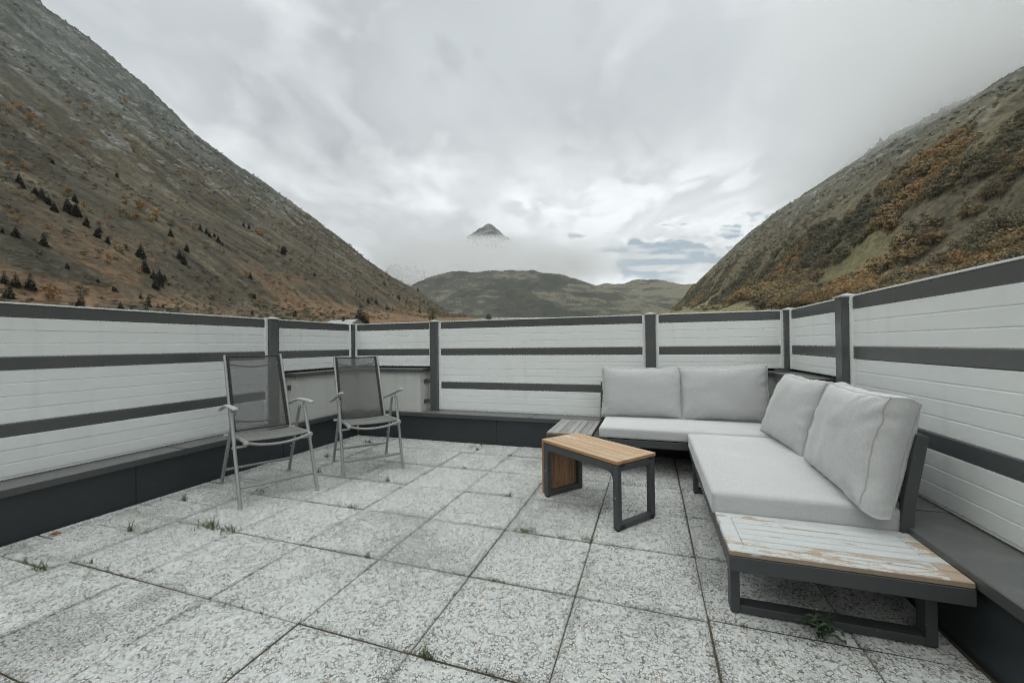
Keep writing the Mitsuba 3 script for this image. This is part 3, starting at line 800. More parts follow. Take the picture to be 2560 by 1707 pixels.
# ------------------------------------------------------------------ folding chairs
def chair(name, label, c, ang, front, rear, apex, back_top, back_low, arm, seat, group=None):
    """c: ground centre; ang: direction it faces (degrees); lengths along the facing axis, heights in metres."""
    a = math.radians(ang)
    M = np.array([[math.cos(a), -math.sin(a), 0], [math.sin(a), math.cos(a), 0], [0, 0, 1]])   # local x forward, local y to its left
    to = lambda m: xf(m, M, (c[0], c[1], 0))
    k = thing(name, label, 'chair')
    H = 0.247
    r = 0.0125
    for s in (-1, 1):
        q = part(k, 'front_leg', to(tube([(front, s * H, 0.012), (apex[0], s * H, apex[1])], r, 12, 1.15)), 'aluminium', True)
        part(q, 'foot', to(tube([(front + .004, s * H, 0.0), (front - .012, s * H, 0.03)], r * 1.12, 10)), 'white_knob', True)
        q = part(k, 'rear_leg', to(tube([(rear, s * (H - .002), 0.012), (apex[0] - 0.045, s * (H - .024), apex[1] - 0.012)], r, 12, 1.15)), 'aluminium', True)
        part(q, 'foot', to(tube([(rear - .004, s * (H - .002), 0.0), (rear + .012, s * (H - .002), 0.03)], r * 1.12, 10)), 'white_knob', True)
        part(q, 'screw', to(tube([(rear * .62, s * (H - .03), 0.24), (rear * .62, s * (H - .012), 0.24)], .005, 8)), 'white_knob', True)
    lerp = lambda A, B, t: np.array(A) * (1 - t) + np.array(B) * t
    t = 0.125 / apex[1]
    fx = front + (apex[0] - front) * t
    part(k, 'crossbar', to(tube([(fx, -H + .012, .12), (fx, H - .012, .12)], 0.0115, 12)), 'aluminium', True)
    rx = rear + (apex[0] - rear) * t
    part(k, 'crossbar', to(tube([(rx, -H + .012, .125), (rx, H - .012, .125)], 0.010, 12)), 'aluminium', True)
    # backrest: two flat tubes, a hem bar, two bowed bars and the mesh between
    B = 0.207
    bt, bl = np.array([back_top[0], 0, back_top[1]]), np.array([back_low[0], 0, back_low[1]])
    for s in (-1, 1):
        sh = np.array([0, s * B, 0])
        q = part(k, 'backrest_tube', to(tube([bl + sh, lerp(bl, bt, .5) + sh + [0.004, 0, 0], bt + sh], 0.0105, 12, 1.5, up=(1, 0, 0))), 'aluminium', True)
        ax = (bt - bl) / np.linalg.norm(bt - bl)
        part(q, 'edge_strip', to(rbar(lerp(bl, bt, .03) + [0, s * (B - .021), 0], lerp(bl, bt, .985) + [0, s * (B - .021), 0], 0.018, 0.014, (0, 1, 0), .002)), 'black_rubber')
    nrm = np.cross((bt - bl) / np.linalg.norm(bt - bl), [0, 1, 0])
    if nrm[0] > 0: nrm = -nrm                          # towards the back
    for tt, rr in ((0.89, 0.0075), (0.16, 0.0075)):
        p = lerp(bl, bt, tt)
        path = bez([p + [0, -B, 0], p + [0, -B * .5, 0] + nrm * .022 - np.array([0, 0, .012]), p + nrm * .034 - np.array([0, 0, .018]), p + [0, B * .5, 0] + nrm * .022 - np.array([0, 0, .012]), p + [0, B, 0]], 8)
        part(k, 'bowed_bar', to(tube(path, rr, 10)), 'aluminium', True)
    uu, vv = np.meshgrid(np.linspace(-1, 1, 15), np.linspace(0.035, 0.985, 21), indexing='ij')
    P = bl + (bt - bl) * vv[..., None] + np.stack([0 * uu, uu * (B - .012), 0 * uu], -1) + nrm * (0.012 * (1 - uu ** 2))[..., None]
    Pv = P.reshape(-1, 3)
    q = (np.arange(14)[:, None] * 21 + np.arange(20)[None, :]).ravel()
    gf = np.vstack([np.stack([q, q + 21, q + 22], 1), np.stack([q, q + 22, q + 1], 1)])
    part(k, 'backrest_mesh', to((Pv, gf)), 'mesh_fabric', True)
    part(k, 'top_hem', to(tube([P[i, -1] for i in range(15)], 0.006, 8)), 'hem_cloth', True)
    part(k, 'lower_hem', to(tube([P[i, 0] for i in range(15)], 0.005, 8)), 'hem_cloth', True)
    # seat
    s0, s1, zs = seat
    for s in (-1, 1):
        path = bez([(s0 - .02, s * B, zs - .022), (s0 + .12, s * B, zs - .016), (s1 - .12, s * B, zs - .002), (s1, s * B, zs - .004)], 8)
        q = part(k, 'seat_rail', to(tube(path, 0.0125, 12, 1.1)), 'aluminium', True)
        part(q, 'knob', to(tube([(s1 - .003, s * (B - .004), zs - .004), (s1 + .013, s * B, zs - .006)], 0.0165, 12)), 'white_knob', True)
        ft = (zs - .055) / apex[1]
        part(q, 'pivot', to(tube([(front + (apex[0] - front) * ft, s * (B - .03), zs - .055), (front + (apex[0] - front) * ft, s * (H + .016), zs - .055)], 0.0085, 10)), 'white_knob', True)
        part(q, 'lug', to(cat_m([tube([(front + (apex[0] - front) * ft, s * (B - .02), zs - .060), (front + (apex[0] - front) * ft + .01, s * (B - .012), zs - .01)], 0.008, 8)])), 'aluminium', True)
        part(q, 'pivot', to(tube([(s0 - .01, s * (B - .012), zs - .018), (s0 - .01, s * (H + .012), zs - .018)], 0.0095, 10)), 'white_knob', True)
    fr = bez([(s1 - .004, -B + .006, zs - .006), (s1 - .008, -B * .55, zs - .030), (s1 - .010, 0, zs - .040), (s1 - .008, B * .55, zs - .030), (s1 - .004, B - .006, zs - .006)], 8)
    part(k, 'front_bar', to(tube(fr, 0.0095, 12)), 'aluminium', True)
    uu, vv = np.meshgrid(np.linspace(-1, 1, 15), np.linspace(0, 1, 15), indexing='ij')
    sx = s0 + .02 + (s1 - .02 - s0 - .02) * vv
    P = np.stack([sx, uu * (B - .004), zs + 0.008 - .02 * (1 - vv) - 0.016 * (1 - uu ** 2) * (0.5 + 0.5 * np.sin(np.pi * vv))], -1)
    top = P.reshape(-1, 3); low = top - [0, 0, .005]
    q = (np.arange(14)[:, None] * 15 + np.arange(14)[None, :]).ravel()
    gf = np.vstack([np.stack([q, q + 15, q + 16], 1), np.stack([q, q + 16, q + 1], 1)])
    ring = np.array([i * 15 for i in range(14)] + [14 * 15 + i for i in range(14)] + [(14 - i) * 15 + 14 for i in range(14)] + [14 - i for i in range(14)])
    r2 = np.roll(ring, -1)
    f = np.vstack([gf, gf[:, ::-1] + 225, np.stack([ring, r2, r2 + 225], 1), np.stack([ring, r2 + 225, ring + 225], 1)])
    part(k, 'seat', to((np.vstack([top, low]), f)), 'seat_fabric', 35)
    # armrests
    for s in (-1, 1):
        pts = [(x, s * (H + .004), z) for x, z in arm]
        path = bez(pts, 8)
        ww = np.interp(np.linspace(0, 1, len(path)), [0, .1, .45, .85, .96, 1], [.013, .016, .019, .021, .018, .009])
        part(k, 'armrest', to(tube(path, ww, 14, 0.62)), 'white_knob' if False else 'arm_plastic', True)
        part(k, 'arm_stem', to(tube([(apex[0] - .012, s * (H - .008), apex[1] - .02), (apex[0] - .01, s * H, apex[1] + .03)], 0.007, 8)), 'aluminium', True)
    return k


scene['arm_plastic'] = two(prin((0.36, 0.375, 0.37), 0.45, 0.4))
scene['hem_cloth'] = two(prin((0.05, 0.051, 0.052), 0.85, 0.2))
chair('folding_chair', 'aluminium folding chair with dark mesh back nearest the left fence, armrests level', (-2.833, 2.381), -27.3, 0.355, -0.355, (0.068, 0.613), (-0.457, 1.018), (-0.165, 0.415),
      [(-0.372, 0.583), (-0.26, 0.612), (-0.10, 0.645), (0.08, 0.654), (0.20, 0.655), (0.245, 0.650)], (-0.150, 0.333, 0.432))
chair('folding_chair', 'aluminium folding chair with dark mesh back in the far left corner, armrests tilted up', (-2.478, 3.100), -39.8, 0.283, -0.283, (0.079, 0.615), (-0.485, 0.981), (-0.170, 0.385),
      [(-0.388, 0.552), (-0.25, 0.582), (-0.06, 0.624), (0.10, 0.660), (0.22, 0.686), (0.286, 0.694)], (-0.150, 0.326, 0.424))


# ------------------------------------------------------------------ mountains
from scipy.interpolate import PchipInterpolator
LP = PchipInterpolator([-400, 60, 100, 150, 169, 207, 284, 400, 534, 669, 814, 1046, 1500, 2400], [-8, -4, 0, 9, 24, 52, 98, 186, 293, 392, 530, 719, 1010, 1060])
RP = PchipInterpolator([-600, -90, -40, 0, 22, 40, 65, 131, 196, 305, 414, 522, 664, 905, 1500], [-8, -5, -2, 4, 13, 26, 60, 122, 181, 257, 326, 395, 463, 579, 850])


def fbm_np(x, y, z, o, s):
    return meshkit.fbm(np.stack(np.broadcast_arrays(x, y, z), -1).astype(float), o, s) - 0.5


HOUSE_U, HOUSE_D = -62.0, 150.0                      # the house stands in a hollow


def land(u, d, detail=True):
    """Height of the ground at u across and d along the valley."""
    dd = np.clip(d, -400, 1700)
    a = -u - 1.15 * np.maximum(0, d - 900) + (34 * fbm_np(d / 130.0, u / 700.0, 0, 4, 31) if detail else 0)
    b = u - 93 - 0.277 * np.clip(d, -300, 1100) - 1.25 * np.maximum(0, d - 1000) + (36 * fbm_np(d / 120.0, u / 700.0 + 5, 0, 4, 32) if detail else 0)
    L, R = LP(np.clip(a, -400, 2400)), RP(np.clip(b, -600, 1500))
    R = np.minimum(R, 90) + np.maximum(R - 90, 0) * np.clip(0.79 + 0.21 * (d - 350) / 550.0, 0.79, 1)
    z = np.maximum(L, R) + 0.07 * dd
    z = z - 4.5 * np.exp(-((u - HOUSE_U) ** 2 + (d - HOUSE_D) ** 2) / 26.0 ** 2)
    if detail:
        hl, hr = np.clip(L / 160, 0, 1), np.clip(R / 140, 0, 1)
        # gullies run down the fall line: quick along the valley, slow across it
        g1 = 1 - np.abs(2 * fbm_np(d / 85.0 + 0.22 * fbm_np(u / 60, d / 60, 0, 2, 2), u / 520.0, 0, 4, 33))
        g2 = 1 - np.abs(2 * fbm_np(d / 26.0, u / 210.0, 0, 3, 34))
        g3 = 1 - np.abs(2 * fbm_np(d / 9.0 + u / 160.0, u / 90.0, 0, 3, 37))
        z = z + hl * (22 * (g1 - 0.72) + 9 * (g2 - 0.72) + 3.0 * (g3 - 0.72)) * (L >= R) + hr * (26 * (g1 - 0.72) + 10 * (g2 - 0.72) + 3.0 * (g3 - 0.72)) * (L < R)
        crag = np.clip(fbm_np(u / 55.0, d / 40.0, 0, 4, 38) - 0.02, 0, 1) * np.clip(np.maximum(L, R) / 250 - 0.25, 0, 1.4)
        z = z + 20 * crag * (0.4 + 1.2 * np.abs(fbm_np(u / 11.0, d / 8.0, 0, 3, 39)) * 4)
        z = z + (0.6 + 5.5 * np.maximum(hl, hr)) * fbm_np(u / 24.0, d / 24.0, 0, 4, 35) + 2.2 * np.maximum(hl, hr) * fbm_np(u / 6.5, d / 6.5, 0, 2, 36)
    return z


def uvp(p):
    return p.x * float(UX[0]) + p.y * float(UX[1]), p.x * float(DX[0]) + p.y * float(DX[1])


def c_land(p, n, uv):
    u, d = uvp(p)
    h = p.z - 0.07 * dr.clip(d, 0.0, 1700.0)
    big = fbm(u / 95.0, d / 60.0, p.z / 95.0, 4)
    fall = fbm(d / 13.0, u / 75.0, p.z / 75.0, 4)
    small = fbm(u / 6.0, d / 6.0, p.z / 6.0, 4)
    tiny = noise(u * 0.9, d * 0.9, p.z * 0.9)
    left = smoothstep(20.0, -20.0, u + 60.0)
    # left: rusty grass below, heath and scrub above, grey rock on top
    streak = fbm(d / 5.5 + 2.0 * (big - 0.5), u / 46.0, p.z / 46.0, 3)
    rust = mix((0.090, 0.060, 0.038), (0.205, 0.142, 0.092), small * 0.7 + 0.5 * (streak - 0.5) + 0.15)
    heath = mix((0.034, 0.034, 0.028), (0.142, 0.122, 0.090), smoothstep(0.30, 0.72, fall * 0.35 + small * 0.3 + streak * 0.35))
    high = mix((0.052, 0.060, 0.055), (0.140, 0.150, 0.138), smoothstep(0.30, 0.72, fall * 0.4 + small * 0.3 + streak * 0.3))
    rock = mix((0.11, 0.118, 0.118), (0.25, 0.26, 0.26), small)
    hh = h + 80.0 * (big - 0.5)
    patch = smoothstep(0.50, 0.60, fbm(u / 30.0 + 3.0, d / 42.0, p.z / 30.0, 4))
    cl = mix(rust, heath, smoothstep(-8.0, 18.0, hh + 50.0 * (fall - 0.5)) * (1 - 0.8 * patch * smoothstep(60.0, 20.0, h)))
    cl = mix(cl, mix((0.135, 0.118, 0.075), (0.190, 0.165, 0.110), small), smoothstep(0.55, 0.68, streak * 0.6 + fall * 0.4) * 0.6)
    cl = mix(cl, high, smoothstep(140.0, 300.0, hh))
    # right: meadow below, brown heath, grey rocky ribs above
    meadow = mix((0.120, 0.118, 0.070), (0.200, 0.172, 0.105), small * 0.6 + big * 0.4)
    brown = mix((0.060, 0.056, 0.043), (0.165, 0.146, 0.105), smoothstep(0.3, 0.7, fall * 0.4 + small * 0.3 + streak * 0.3))
    grey = mix((0.062, 0.062, 0.055), (0.155, 0.148, 0.128), smoothstep(0.3, 0.7, fall * 0.4 + small * 0.3 + streak * 0.3))
    green = dr.maximum(smoothstep(1.5, 0.8, dr.square((u - 202.0 - 0.28 * (d - 243.0)) / 19.0) + dr.square((d - 243.0) / 40.0)), smoothstep(400.0, 460.0, d) * smoothstep(40.0, 22.0, h))
    green = dr.maximum(green, smoothstep(16.0, 6.0, h))
    cr = mix(brown, meadow, green)
    cr = mix(cr, grey, smoothstep(110.0, 200.0, hh))
    c = mix(cr, cl, left)
    ribs = smoothstep(0.58, 0.72, fall * 0.6 + small * 0.4 + 0.06 * smoothstep(160.0, 400.0, h)) * smoothstep(90.0, 220.0, h)
    c = mix(c, rock, ribs * 0.7)
    # tufts and clumps of scrub, stones
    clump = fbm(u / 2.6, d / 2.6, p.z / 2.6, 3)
    scrub = smoothstep(0.50, 0.56, small * 0.5 + clump * 0.5) * smoothstep(0.28, 0.6, big * 0.7 + 0.3 * fall) * smoothstep(6.0, 26.0, h)
    c = mix(c, mi.Color3f(0.030, 0.035, 0.029), scrub * 0.66)
    outcrop = smoothstep(0.60, 0.66, fbm(u / 17.0 + 9.0, d / 11.0, p.z / 13.0, 4)) * smoothstep(50.0, 200.0, h)
    c = mix(c, mix((0.07, 0.075, 0.076), (0.26, 0.27, 0.27), clump), outcrop * 0.8)
    return c * mix(mi.Color3f(1.30, 1.30, 1.25), mi.Color3f(1.24, 1.20, 1.18), left) * (0.50 + 0.62 * smoothstep(0.25, 0.75, clump) + 0.38 * tiny)  # clump contrast also puts the dark shading between tussocks into the colour


def h_land(p, n, uv):
    u, d = uvp(p)
    return 1.6 * fbm(u / 3.2, d / 3.2, p.z / 3.2, 3) + 0.5 * noise(u * 1.3, d * 1.3, p.z * 1.3)


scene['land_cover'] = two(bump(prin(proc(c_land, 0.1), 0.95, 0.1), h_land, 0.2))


def to_world(u, d, z):
    return np.stack([u * UX[0] + d * DX[0], u * UX[1] + d * DX[1], z], -1)


phi = np.radians(np.r_[np.linspace(-178, -66, 30)[:-1], np.linspace(-66, -4, 430)[:-1], np.linspace(-4, 18, 90)[:-1], np.linspace(18, 66, 370)[:-1], np.linspace(66, 182, 30)])
rad = np.r_[0.5, 8, np.geomspace(16, 90, 40)[:-1], np.geomspace(90, 2300, 400), 2800, 3600, 4500, 5400]
ph, ra = np.meshgrid(phi, rad, indexing='ij')
gu, gd = np.sin(ph) * ra, np.cos(ph) * ra
gz = land(gu, gd)
gz = np.where(ra < 30, np.minimum(gz, -8.2), gz)
gz[:, -4:] = np.minimum(gz[:, -4:], 140)
vv_ = to_world(gu, gd, gz).reshape(-1, 3)
A_, B_ = ph.shape
q = (np.arange(A_ - 1)[:, None] * B_ + np.arange(B_ - 1)[None, :]).ravel()
ff_ = np.vstack([np.stack([q, q + 1, q + B_ + 1], 1), np.stack([q, q + B_ + 1, q + B_], 1)])
cu, cd = gu.ravel()[ff_].mean(1), gd.ravel()[ff_].mean(1)
reg = np.where(cu < -75, 0, np.where(cu > 60 + 0.277 * np.clip(cd, -300, 1100), 1, 2))


def sub(v, f):
    ids, inv = np.unique(f, return_inverse=True)
    return v[ids], inv.reshape(f.shape)


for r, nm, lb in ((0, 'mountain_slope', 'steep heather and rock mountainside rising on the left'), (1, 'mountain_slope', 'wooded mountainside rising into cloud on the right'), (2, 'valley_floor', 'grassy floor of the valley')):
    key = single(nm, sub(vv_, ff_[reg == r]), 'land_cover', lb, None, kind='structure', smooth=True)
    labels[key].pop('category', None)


def ridge_mesh(us, ds, zf, above=None):
    u, d = np.meshgrid(us, ds, indexing='ij')
    z = zf(u, d)
    v = to_world(u, d, z).reshape(-1, 3)
    n = len(ds)
    q = (np.arange(len(us) - 1)[:, None] * n + np.arange(n - 1)[None, :]).ravel()
    f = np.vstack([np.stack([q, q + n, q + n + 1], 1), np.stack([q, q + n + 1, q + 1], 1)])
    if above is not None:
        f = f[v[f][:, :, 2].min(1) > above]
    return sub(v, f)


MC = PchipInterpolator([-1500, -1050, -900, -737, -650, -575, -467, -332, 15, 310, 552, 660, 737, 850, 1000], [105, 120, 150, 262, 325, 395, 430, 450, 458, 425, 352, 315, 262, 190, 130])
LC = PchipInterpolator([300, 560, 700, 845, 947, 1050, 1222, 1360, 1600, 2200], [300, 410, 448, 442, 474, 474, 454, 436, 452, 520])


def z_mid(u, d):
    t = np.clip((d - 1500) / 1000.0, 0, 1.6)
    s = np.where(t < 1, t ** 1.15, 1 - 0.55 * (t - 1))
    c = MC(np.clip(u, -1500, 1000))
    z = 100 + (c - 100) * s
    return z + np.clip((z - 110) / 120, 0, 1) * (62 * (0.30 - np.abs(fbm_np(u / 230.0, d / 420.0, 0, 4, 41))) - 9 + 20 * fbm_np(u / 60.0, d / 60.0, 0, 4, 42))


def z_low(u, d):
    t = np.clip((d - 1750) / 1350.0, 0, 1.5)
    s = np.where(t < 1, t ** 1.1, 1 - 0.4 * (t - 1))
    z = 115 + (LC(np.clip(u, 300, 2200)) - 115) * s
    return z + np.clip((z - 120) / 120, 0, 1) * (52 * (0.28 - np.abs(fbm_np(u / 260.0, d / 330.0, 0, 4, 43))) + 14 * fbm_np(u / 60.0, d / 60.0, 0, 3, 44))


def c_far(p, n, uv):
    u, d = uvp(p)
    big = fbm(u / 210.0, d / 260.0, p.z / 120.0, 4)
    mid = fbm(u / 46.0, d / 46.0, p.z / 46.0, 4)
    small = fbm(u / 9.0, d / 14.0, p.z / 9.0, 3)
    trees = mix((0.024, 0.030, 0.026), (0.078, 0.084, 0.070), small)
    grass = mix((0.105, 0.105, 0.078), (0.195, 0.172, 0.125), mid)
    stone = mix((0.09, 0.095, 0.092), (0.17, 0.17, 0.165), small)
    open_ = smoothstep(300.0, 620.0, u + 260.0 * (big - 0.5)) * 0.9
    wood = smoothstep(0.50, 0.57, fbm(u / 130.0 + 2.0, p.z / 70.0 + d / 300.0, 4.0, 4) + 0.12 * smoothstep(260.0, 60.0, dr.abs(u - 130.0)) - 0.10 * open_)
    t = smoothstep(0.44, 0.58, mid * 0.6 + big * 0.4 + 0.06 - 0.16 * open_)
    c = mix(grass, trees, t)
    c = mix(c, mi.Color3f(0.020, 0.026, 0.024), wood * 0.75)
    c = mix(c, stone, smoothstep(0.55, 0.68, mid) * (1 - wood) * smoothstep(260.0, 420.0, p.z) * (1 - open_) * 0.7)
    v1, v2, v3 = voronoi(u / 9.0, p.z / 7.0 + d / 60.0)
    c = mix(c, trees * 0.7, smoothstep(0.42, 0.25, v1) * smoothstep(0.30, 0.55, mid + 0.2 * v3) * (0.75 - 0.3 * open_))
    return c * (0.7 + 0.6 * noise(u / 4.0, d / 4.0, p.z / 4.0))


scene['far_cover'] = two(bump(prin(proc(c_far, 0.5), 0.95, 0.1), lambda p, n, uv: 7.0 * fbm(uvp(p)[0] / 11.0, uvp(p)[1] / 11.0, p.z / 11.0, 3), 0.6))
scene['peak_rock'] = two(prin(proc(lambda p, n, uv: mix(mix((0.055, 0.060, 0.062), (0.115, 0.118, 0.118), fbm(p.x / 40, p.y / 40, p.z / 18, 3)), (0.19, 0.20, 0.21), smoothstep(0.52, 0.68, fbm(p.x / 70 + 9, p.y / 70, p.z / 40, 3)) * 0.7), 0.5), 0.9, 0.2))
for nm, lb, m, mt in (('far_hill', 'dark wooded hill closing the valley, its top in cloud', ridge_mesh(np.linspace(-1350, 1000, 330), np.r_[np.linspace(1500, 2620, 150), 2800, 3100], z_mid), 'far_cover'),
                      ('far_hill', 'low pale hills at the right end of the valley', ridge_mesh(np.linspace(300, 2200, 230), np.r_[np.linspace(1750, 3160, 120), 3400, 3800], z_low), 'far_cover')):
    key = single(nm, m, mt, lb, None, kind='structure', smooth=True)
    labels[key].pop('category', None)


def z_peak(u, d):
    r = np.sqrt(((u + 232) / 0.92) ** 2 + ((d - 4250) / 1.3) ** 2)
    az = np.arctan2(d - 4250, u + 232)
    z = 1275 - 0.90 * r ** 0.97 - 55 * np.clip(r / 60, 0, 1) * (np.abs(np.sin(az * 2.5 + 0.4)) - 0.3)
    return np.maximum(z, 150) + 60 * fbm_np(u / 70.0, d / 70.0, 0, 4, 51) * np.clip(r / 50, 0.25, 1)


SC = PchipInterpolator([-2600, -2000, -1700, -1400, -1264, -1200, -1130, -1050, -985, -900, -748, -620, -300, 200], [900, 1000, 900, 760, 690, 785, 800, 815, 770, 730, 750, 790, 800, 500])


def z_snow(u, d):
    t = np.clip((d - 3300) / 700.0, 0, 1.6)
    s = np.where(t < 1, t, 1 - 0.5 * (t - 1))
    z = 120 + (SC(np.clip(u, -2600, 200)) - 120) * s
    return z + np.clip((z - 200) / 200, 0, 1) * (120 * (0.28 - np.abs(fbm_np(u / 260.0, d / 300.0, 0, 4, 53))) + 30 * fbm_np(u / 50.0, d / 50.0, 0, 4, 54))


for lb, m in (('sharp dark rock peak standing out above the clouds', ridge_mesh(np.linspace(-640, 180, 200), np.linspace(3850, 4650, 190), z_peak, 1095.0)),
              ('snow dusted mountain half lost in cloud behind the left slope', ridge_mesh(np.linspace(-1900, -860, 130), np.linspace(3300, 4400, 70), z_snow))):
    key = single('far_mountain', m, 'peak_rock', lb, None, kind='structure', smooth=True)
    labels[key].pop('category', None)


# ------------------------------------------------------------------ trees and shrubs
SPRUCE = [(-233,192,5.4),(-224,186,4.2),(-216,184,4.7),(-213,184,6.8),(-210,184,5.2),(-204,181,4.6),(-209,191,8.1),(-227,211,5.4),(-208,194,7.1),(-207,191,5.9),(-199,190,5.4),(-189,185,4.7),(-196,193,3.8),(-187,188,4.2),(-176,144,4.1),(-173,150,5.1),(-181,198,7.8),(-169,187,6.4),(-185,195,3.3),(-184,225,5.7),(-192,240,5.4),(-180,223,6.9),(-165,187,4.8),(-165,190,5.9),(-165,193,4.4),(-161,186,5.3),(-158,180,5.1),(-145,117,6.0),(-154,126,4.6),(-153,129,5.5),(-155,124,4.2),(-136,128,5.4),(-162,148,2.5),(-157,154,2.0),(-153,156,2.6),(-153,157,2.0),(-149,163,2.8),(-138,154,4.8),(-133,138,3.1),(-134,143,1.6),(-135,155,2.2),(-135,157,1.8),(-204,243,5.5),(-227,296,5.9),(-223,297,5.0),(-217,292,5.0),(-224,306,3.9),(-213,295,5.4),(-210,295,3.8),(-200,282,2.8),(-307,316,4.5),(-253,265,3.7),(-166,142,0.8),(-163,193,1.9),(-229,184,2.1),(-177,141,2.4),(-277,245,3.5),(-273,414,5.6),(-270,418,6.3),(-216,384,9.0),(-228,409,6.9),(-175,272,5.5),(-159,251,4.2),(-126,197,3.3),(-119,223,4.1),(-181,373,5.0),(-187,472,4.0),(-190,496,3.3),(-206,658,9.9),(-159,416,4.9),(-158,422,4.2),(-152,430,7.9),(-156,468,9.4),(-161,466,4.7),(-151,491,7.4),(-148,505,6.4),(-171,615,9.3),(-164,632,5.3),(-166,662,5.5),(-140,618,8.3),(-205,887,11.9),(-181,800,8.0),(-158,700,4.7),(-83,223,9.0),(-85,236,7.9),(-171,275,1.4),(-171,794,8.0)]
SHRUB = [(-273,218,3.1),(-264,213,3.0),(-257,208,4.1),(-273,223,3.1),(-263,219,3.1),(-260,218,3.7),(-262,226,3.2),(-256,227,2.6),(-246,214,3.0),(-239,210,2.4),(-247,222,2.2),(-239,219,4.3),(-236,214,2.4),(-209,170,2.9),(-209,172,2.0),(-214,207,2.9),(-220,209,3.5),(-206,184,3.1),(-185,162,2.1),(-212,214,3.0),(-219,227,5.8),(-219,232,3.9),(-219,237,4.7),(-249,275,3.9),(-224,256,10.8),(-236,249,6.3),(-217,245,4.9),(-222,265,4.5),(-217,267,4.5),(-223,265,3.7),(-169,170,3.8),(-173,186,3.1),(-166,181,3.1),(-155,210,3.3),(-358,385,7.6),(-353,380,5.4),(-351,388,6.6),(-365,408,4.6),(-367,449,5.7),(-367,464,5.2),(-355,468,6.0),(-398,537,5.3),(-337,309,3.5),(-145,127,4.7),(-148,131,4.1),(-234,256,6.5),(-238,262,4.4),(-187,219,2.5),(-207,263,3.3),(-198,279,3.2),(-201,268,3.8),(-185,152,3.0),(-207,176,3.5),(-181,188,4.2),(-194,227,2.6),(-253,306,3.5),(-295,407,6.9),(-223,285,4.8),(-197,236,4.0),(-340,287,9.0),(-332,287,6.3),(-325,282,4.4),(-339,299,3.8),(-338,310,4.4),(-345,326,4.6),(-411,402,10.1),(-417,416,5.2),(-438,447,6.3),(-447,425,7.3),(-538,566,7.1),(-448,412,5.2),(-394,343,6.5),(-347,280,6.2),(-356,294,5.5),(-363,298,3.7),(-371,302,3.8),(-458,476,6.0),(-250,399,9.4),(-254,414,7.6),(-317,584,8.8),(-361,818,9.6),(-220,383,3.9),(-305,526,5.3),(-365,695,5.8),(-371,584,4.9),(-225,456,5.4),(-309,780,7.8),(-308,706,8.3),(-155,210,3.5),(-221,556,4.7),(-259,746,7.5),(-193,724,6.1),(-147,236,6.3),(-138,271,4.1)]


def leafy(rs, tris, size, blobs, rx, rz, z0):
    """A crown of many small leaf clumps (single triangles) on the outsides of several lobes, of unit height."""
    cs, c = [], 0
    for i in range(blobs):
        th, rr, h = rs.random() * 6.283, math.sqrt(rs.random()) * rx * 0.62, z0 + (1 - z0) * (0.18 + 0.70 * rs.random())
        taper = 1 - 0.55 * abs((h - z0) / (1 - z0) - 0.42)
        cs.append((rr * math.cos(th) * taper, rr * math.sin(th) * taper, h, (0.16 + 0.16 * rs.random()) * (0.6 + 0.6 * taper)))
    cs = np.array(cs)
    pick = rs.integers(0, blobs, tris)
    d = rs.normal(size=(tris, 3)); d /= np.linalg.norm(d, axis=1, keepdims=True)
    d[:, 2] = np.where(d[:, 2] < -0.35, -d[:, 2] * 0.5, d[:, 2])
    r = cs[pick, 3] * (0.55 + 0.5 * rs.random(tris))
    p = cs[pick, :3] + d * r[:, None] * np.array([1.0, 1.0, rz])
    a = rs.normal(size=(tris, 3)); a -= d * (a * d).sum(1, keepdims=True) * 0.75; a /= np.linalg.norm(a, axis=1, keepdims=True)
    b = np.cross(d, a); b /= np.linalg.norm(b, axis=1, keepdims=True)
    s = size * (0.6 + 0.8 * rs.random(tris))[:, None]
    v = np.stack([p - a * s * 0.6 - b * s * 0.5, p + a * s * 0.6 - b * s * 0.4, p + b * s * 0.8 + d * s * 0.2], 1).reshape(-1, 3)
    return v, np.arange(3 * tris).reshape(-1, 3)


def trunk(rs, h, r, limbs, reach=0.3, start=0.2):
    ms = [tube(bez([(0, 0, -0.06), (rs.normal() * .012, rs.normal() * .012, h * .45), (rs.normal() * .03, rs.normal() * .03, h)], 4), np.linspace(r, r * .25, 9), 6)]
    for i in range(limbs):
        z = h * (start + (0.8 - start) * rs.random()); th = rs.random() * 6.283; L = reach * (0.5 + 0.6 * rs.random())
        ms.append(tube([(0, 0, z), (math.cos(th) * L * .6, math.sin(th) * L * .6, z + L * .45), (math.cos(th) * L, math.sin(th) * L, z + L * .95)], [r * .5, r * .3, r * .1], 4))
    return cat_m(ms)


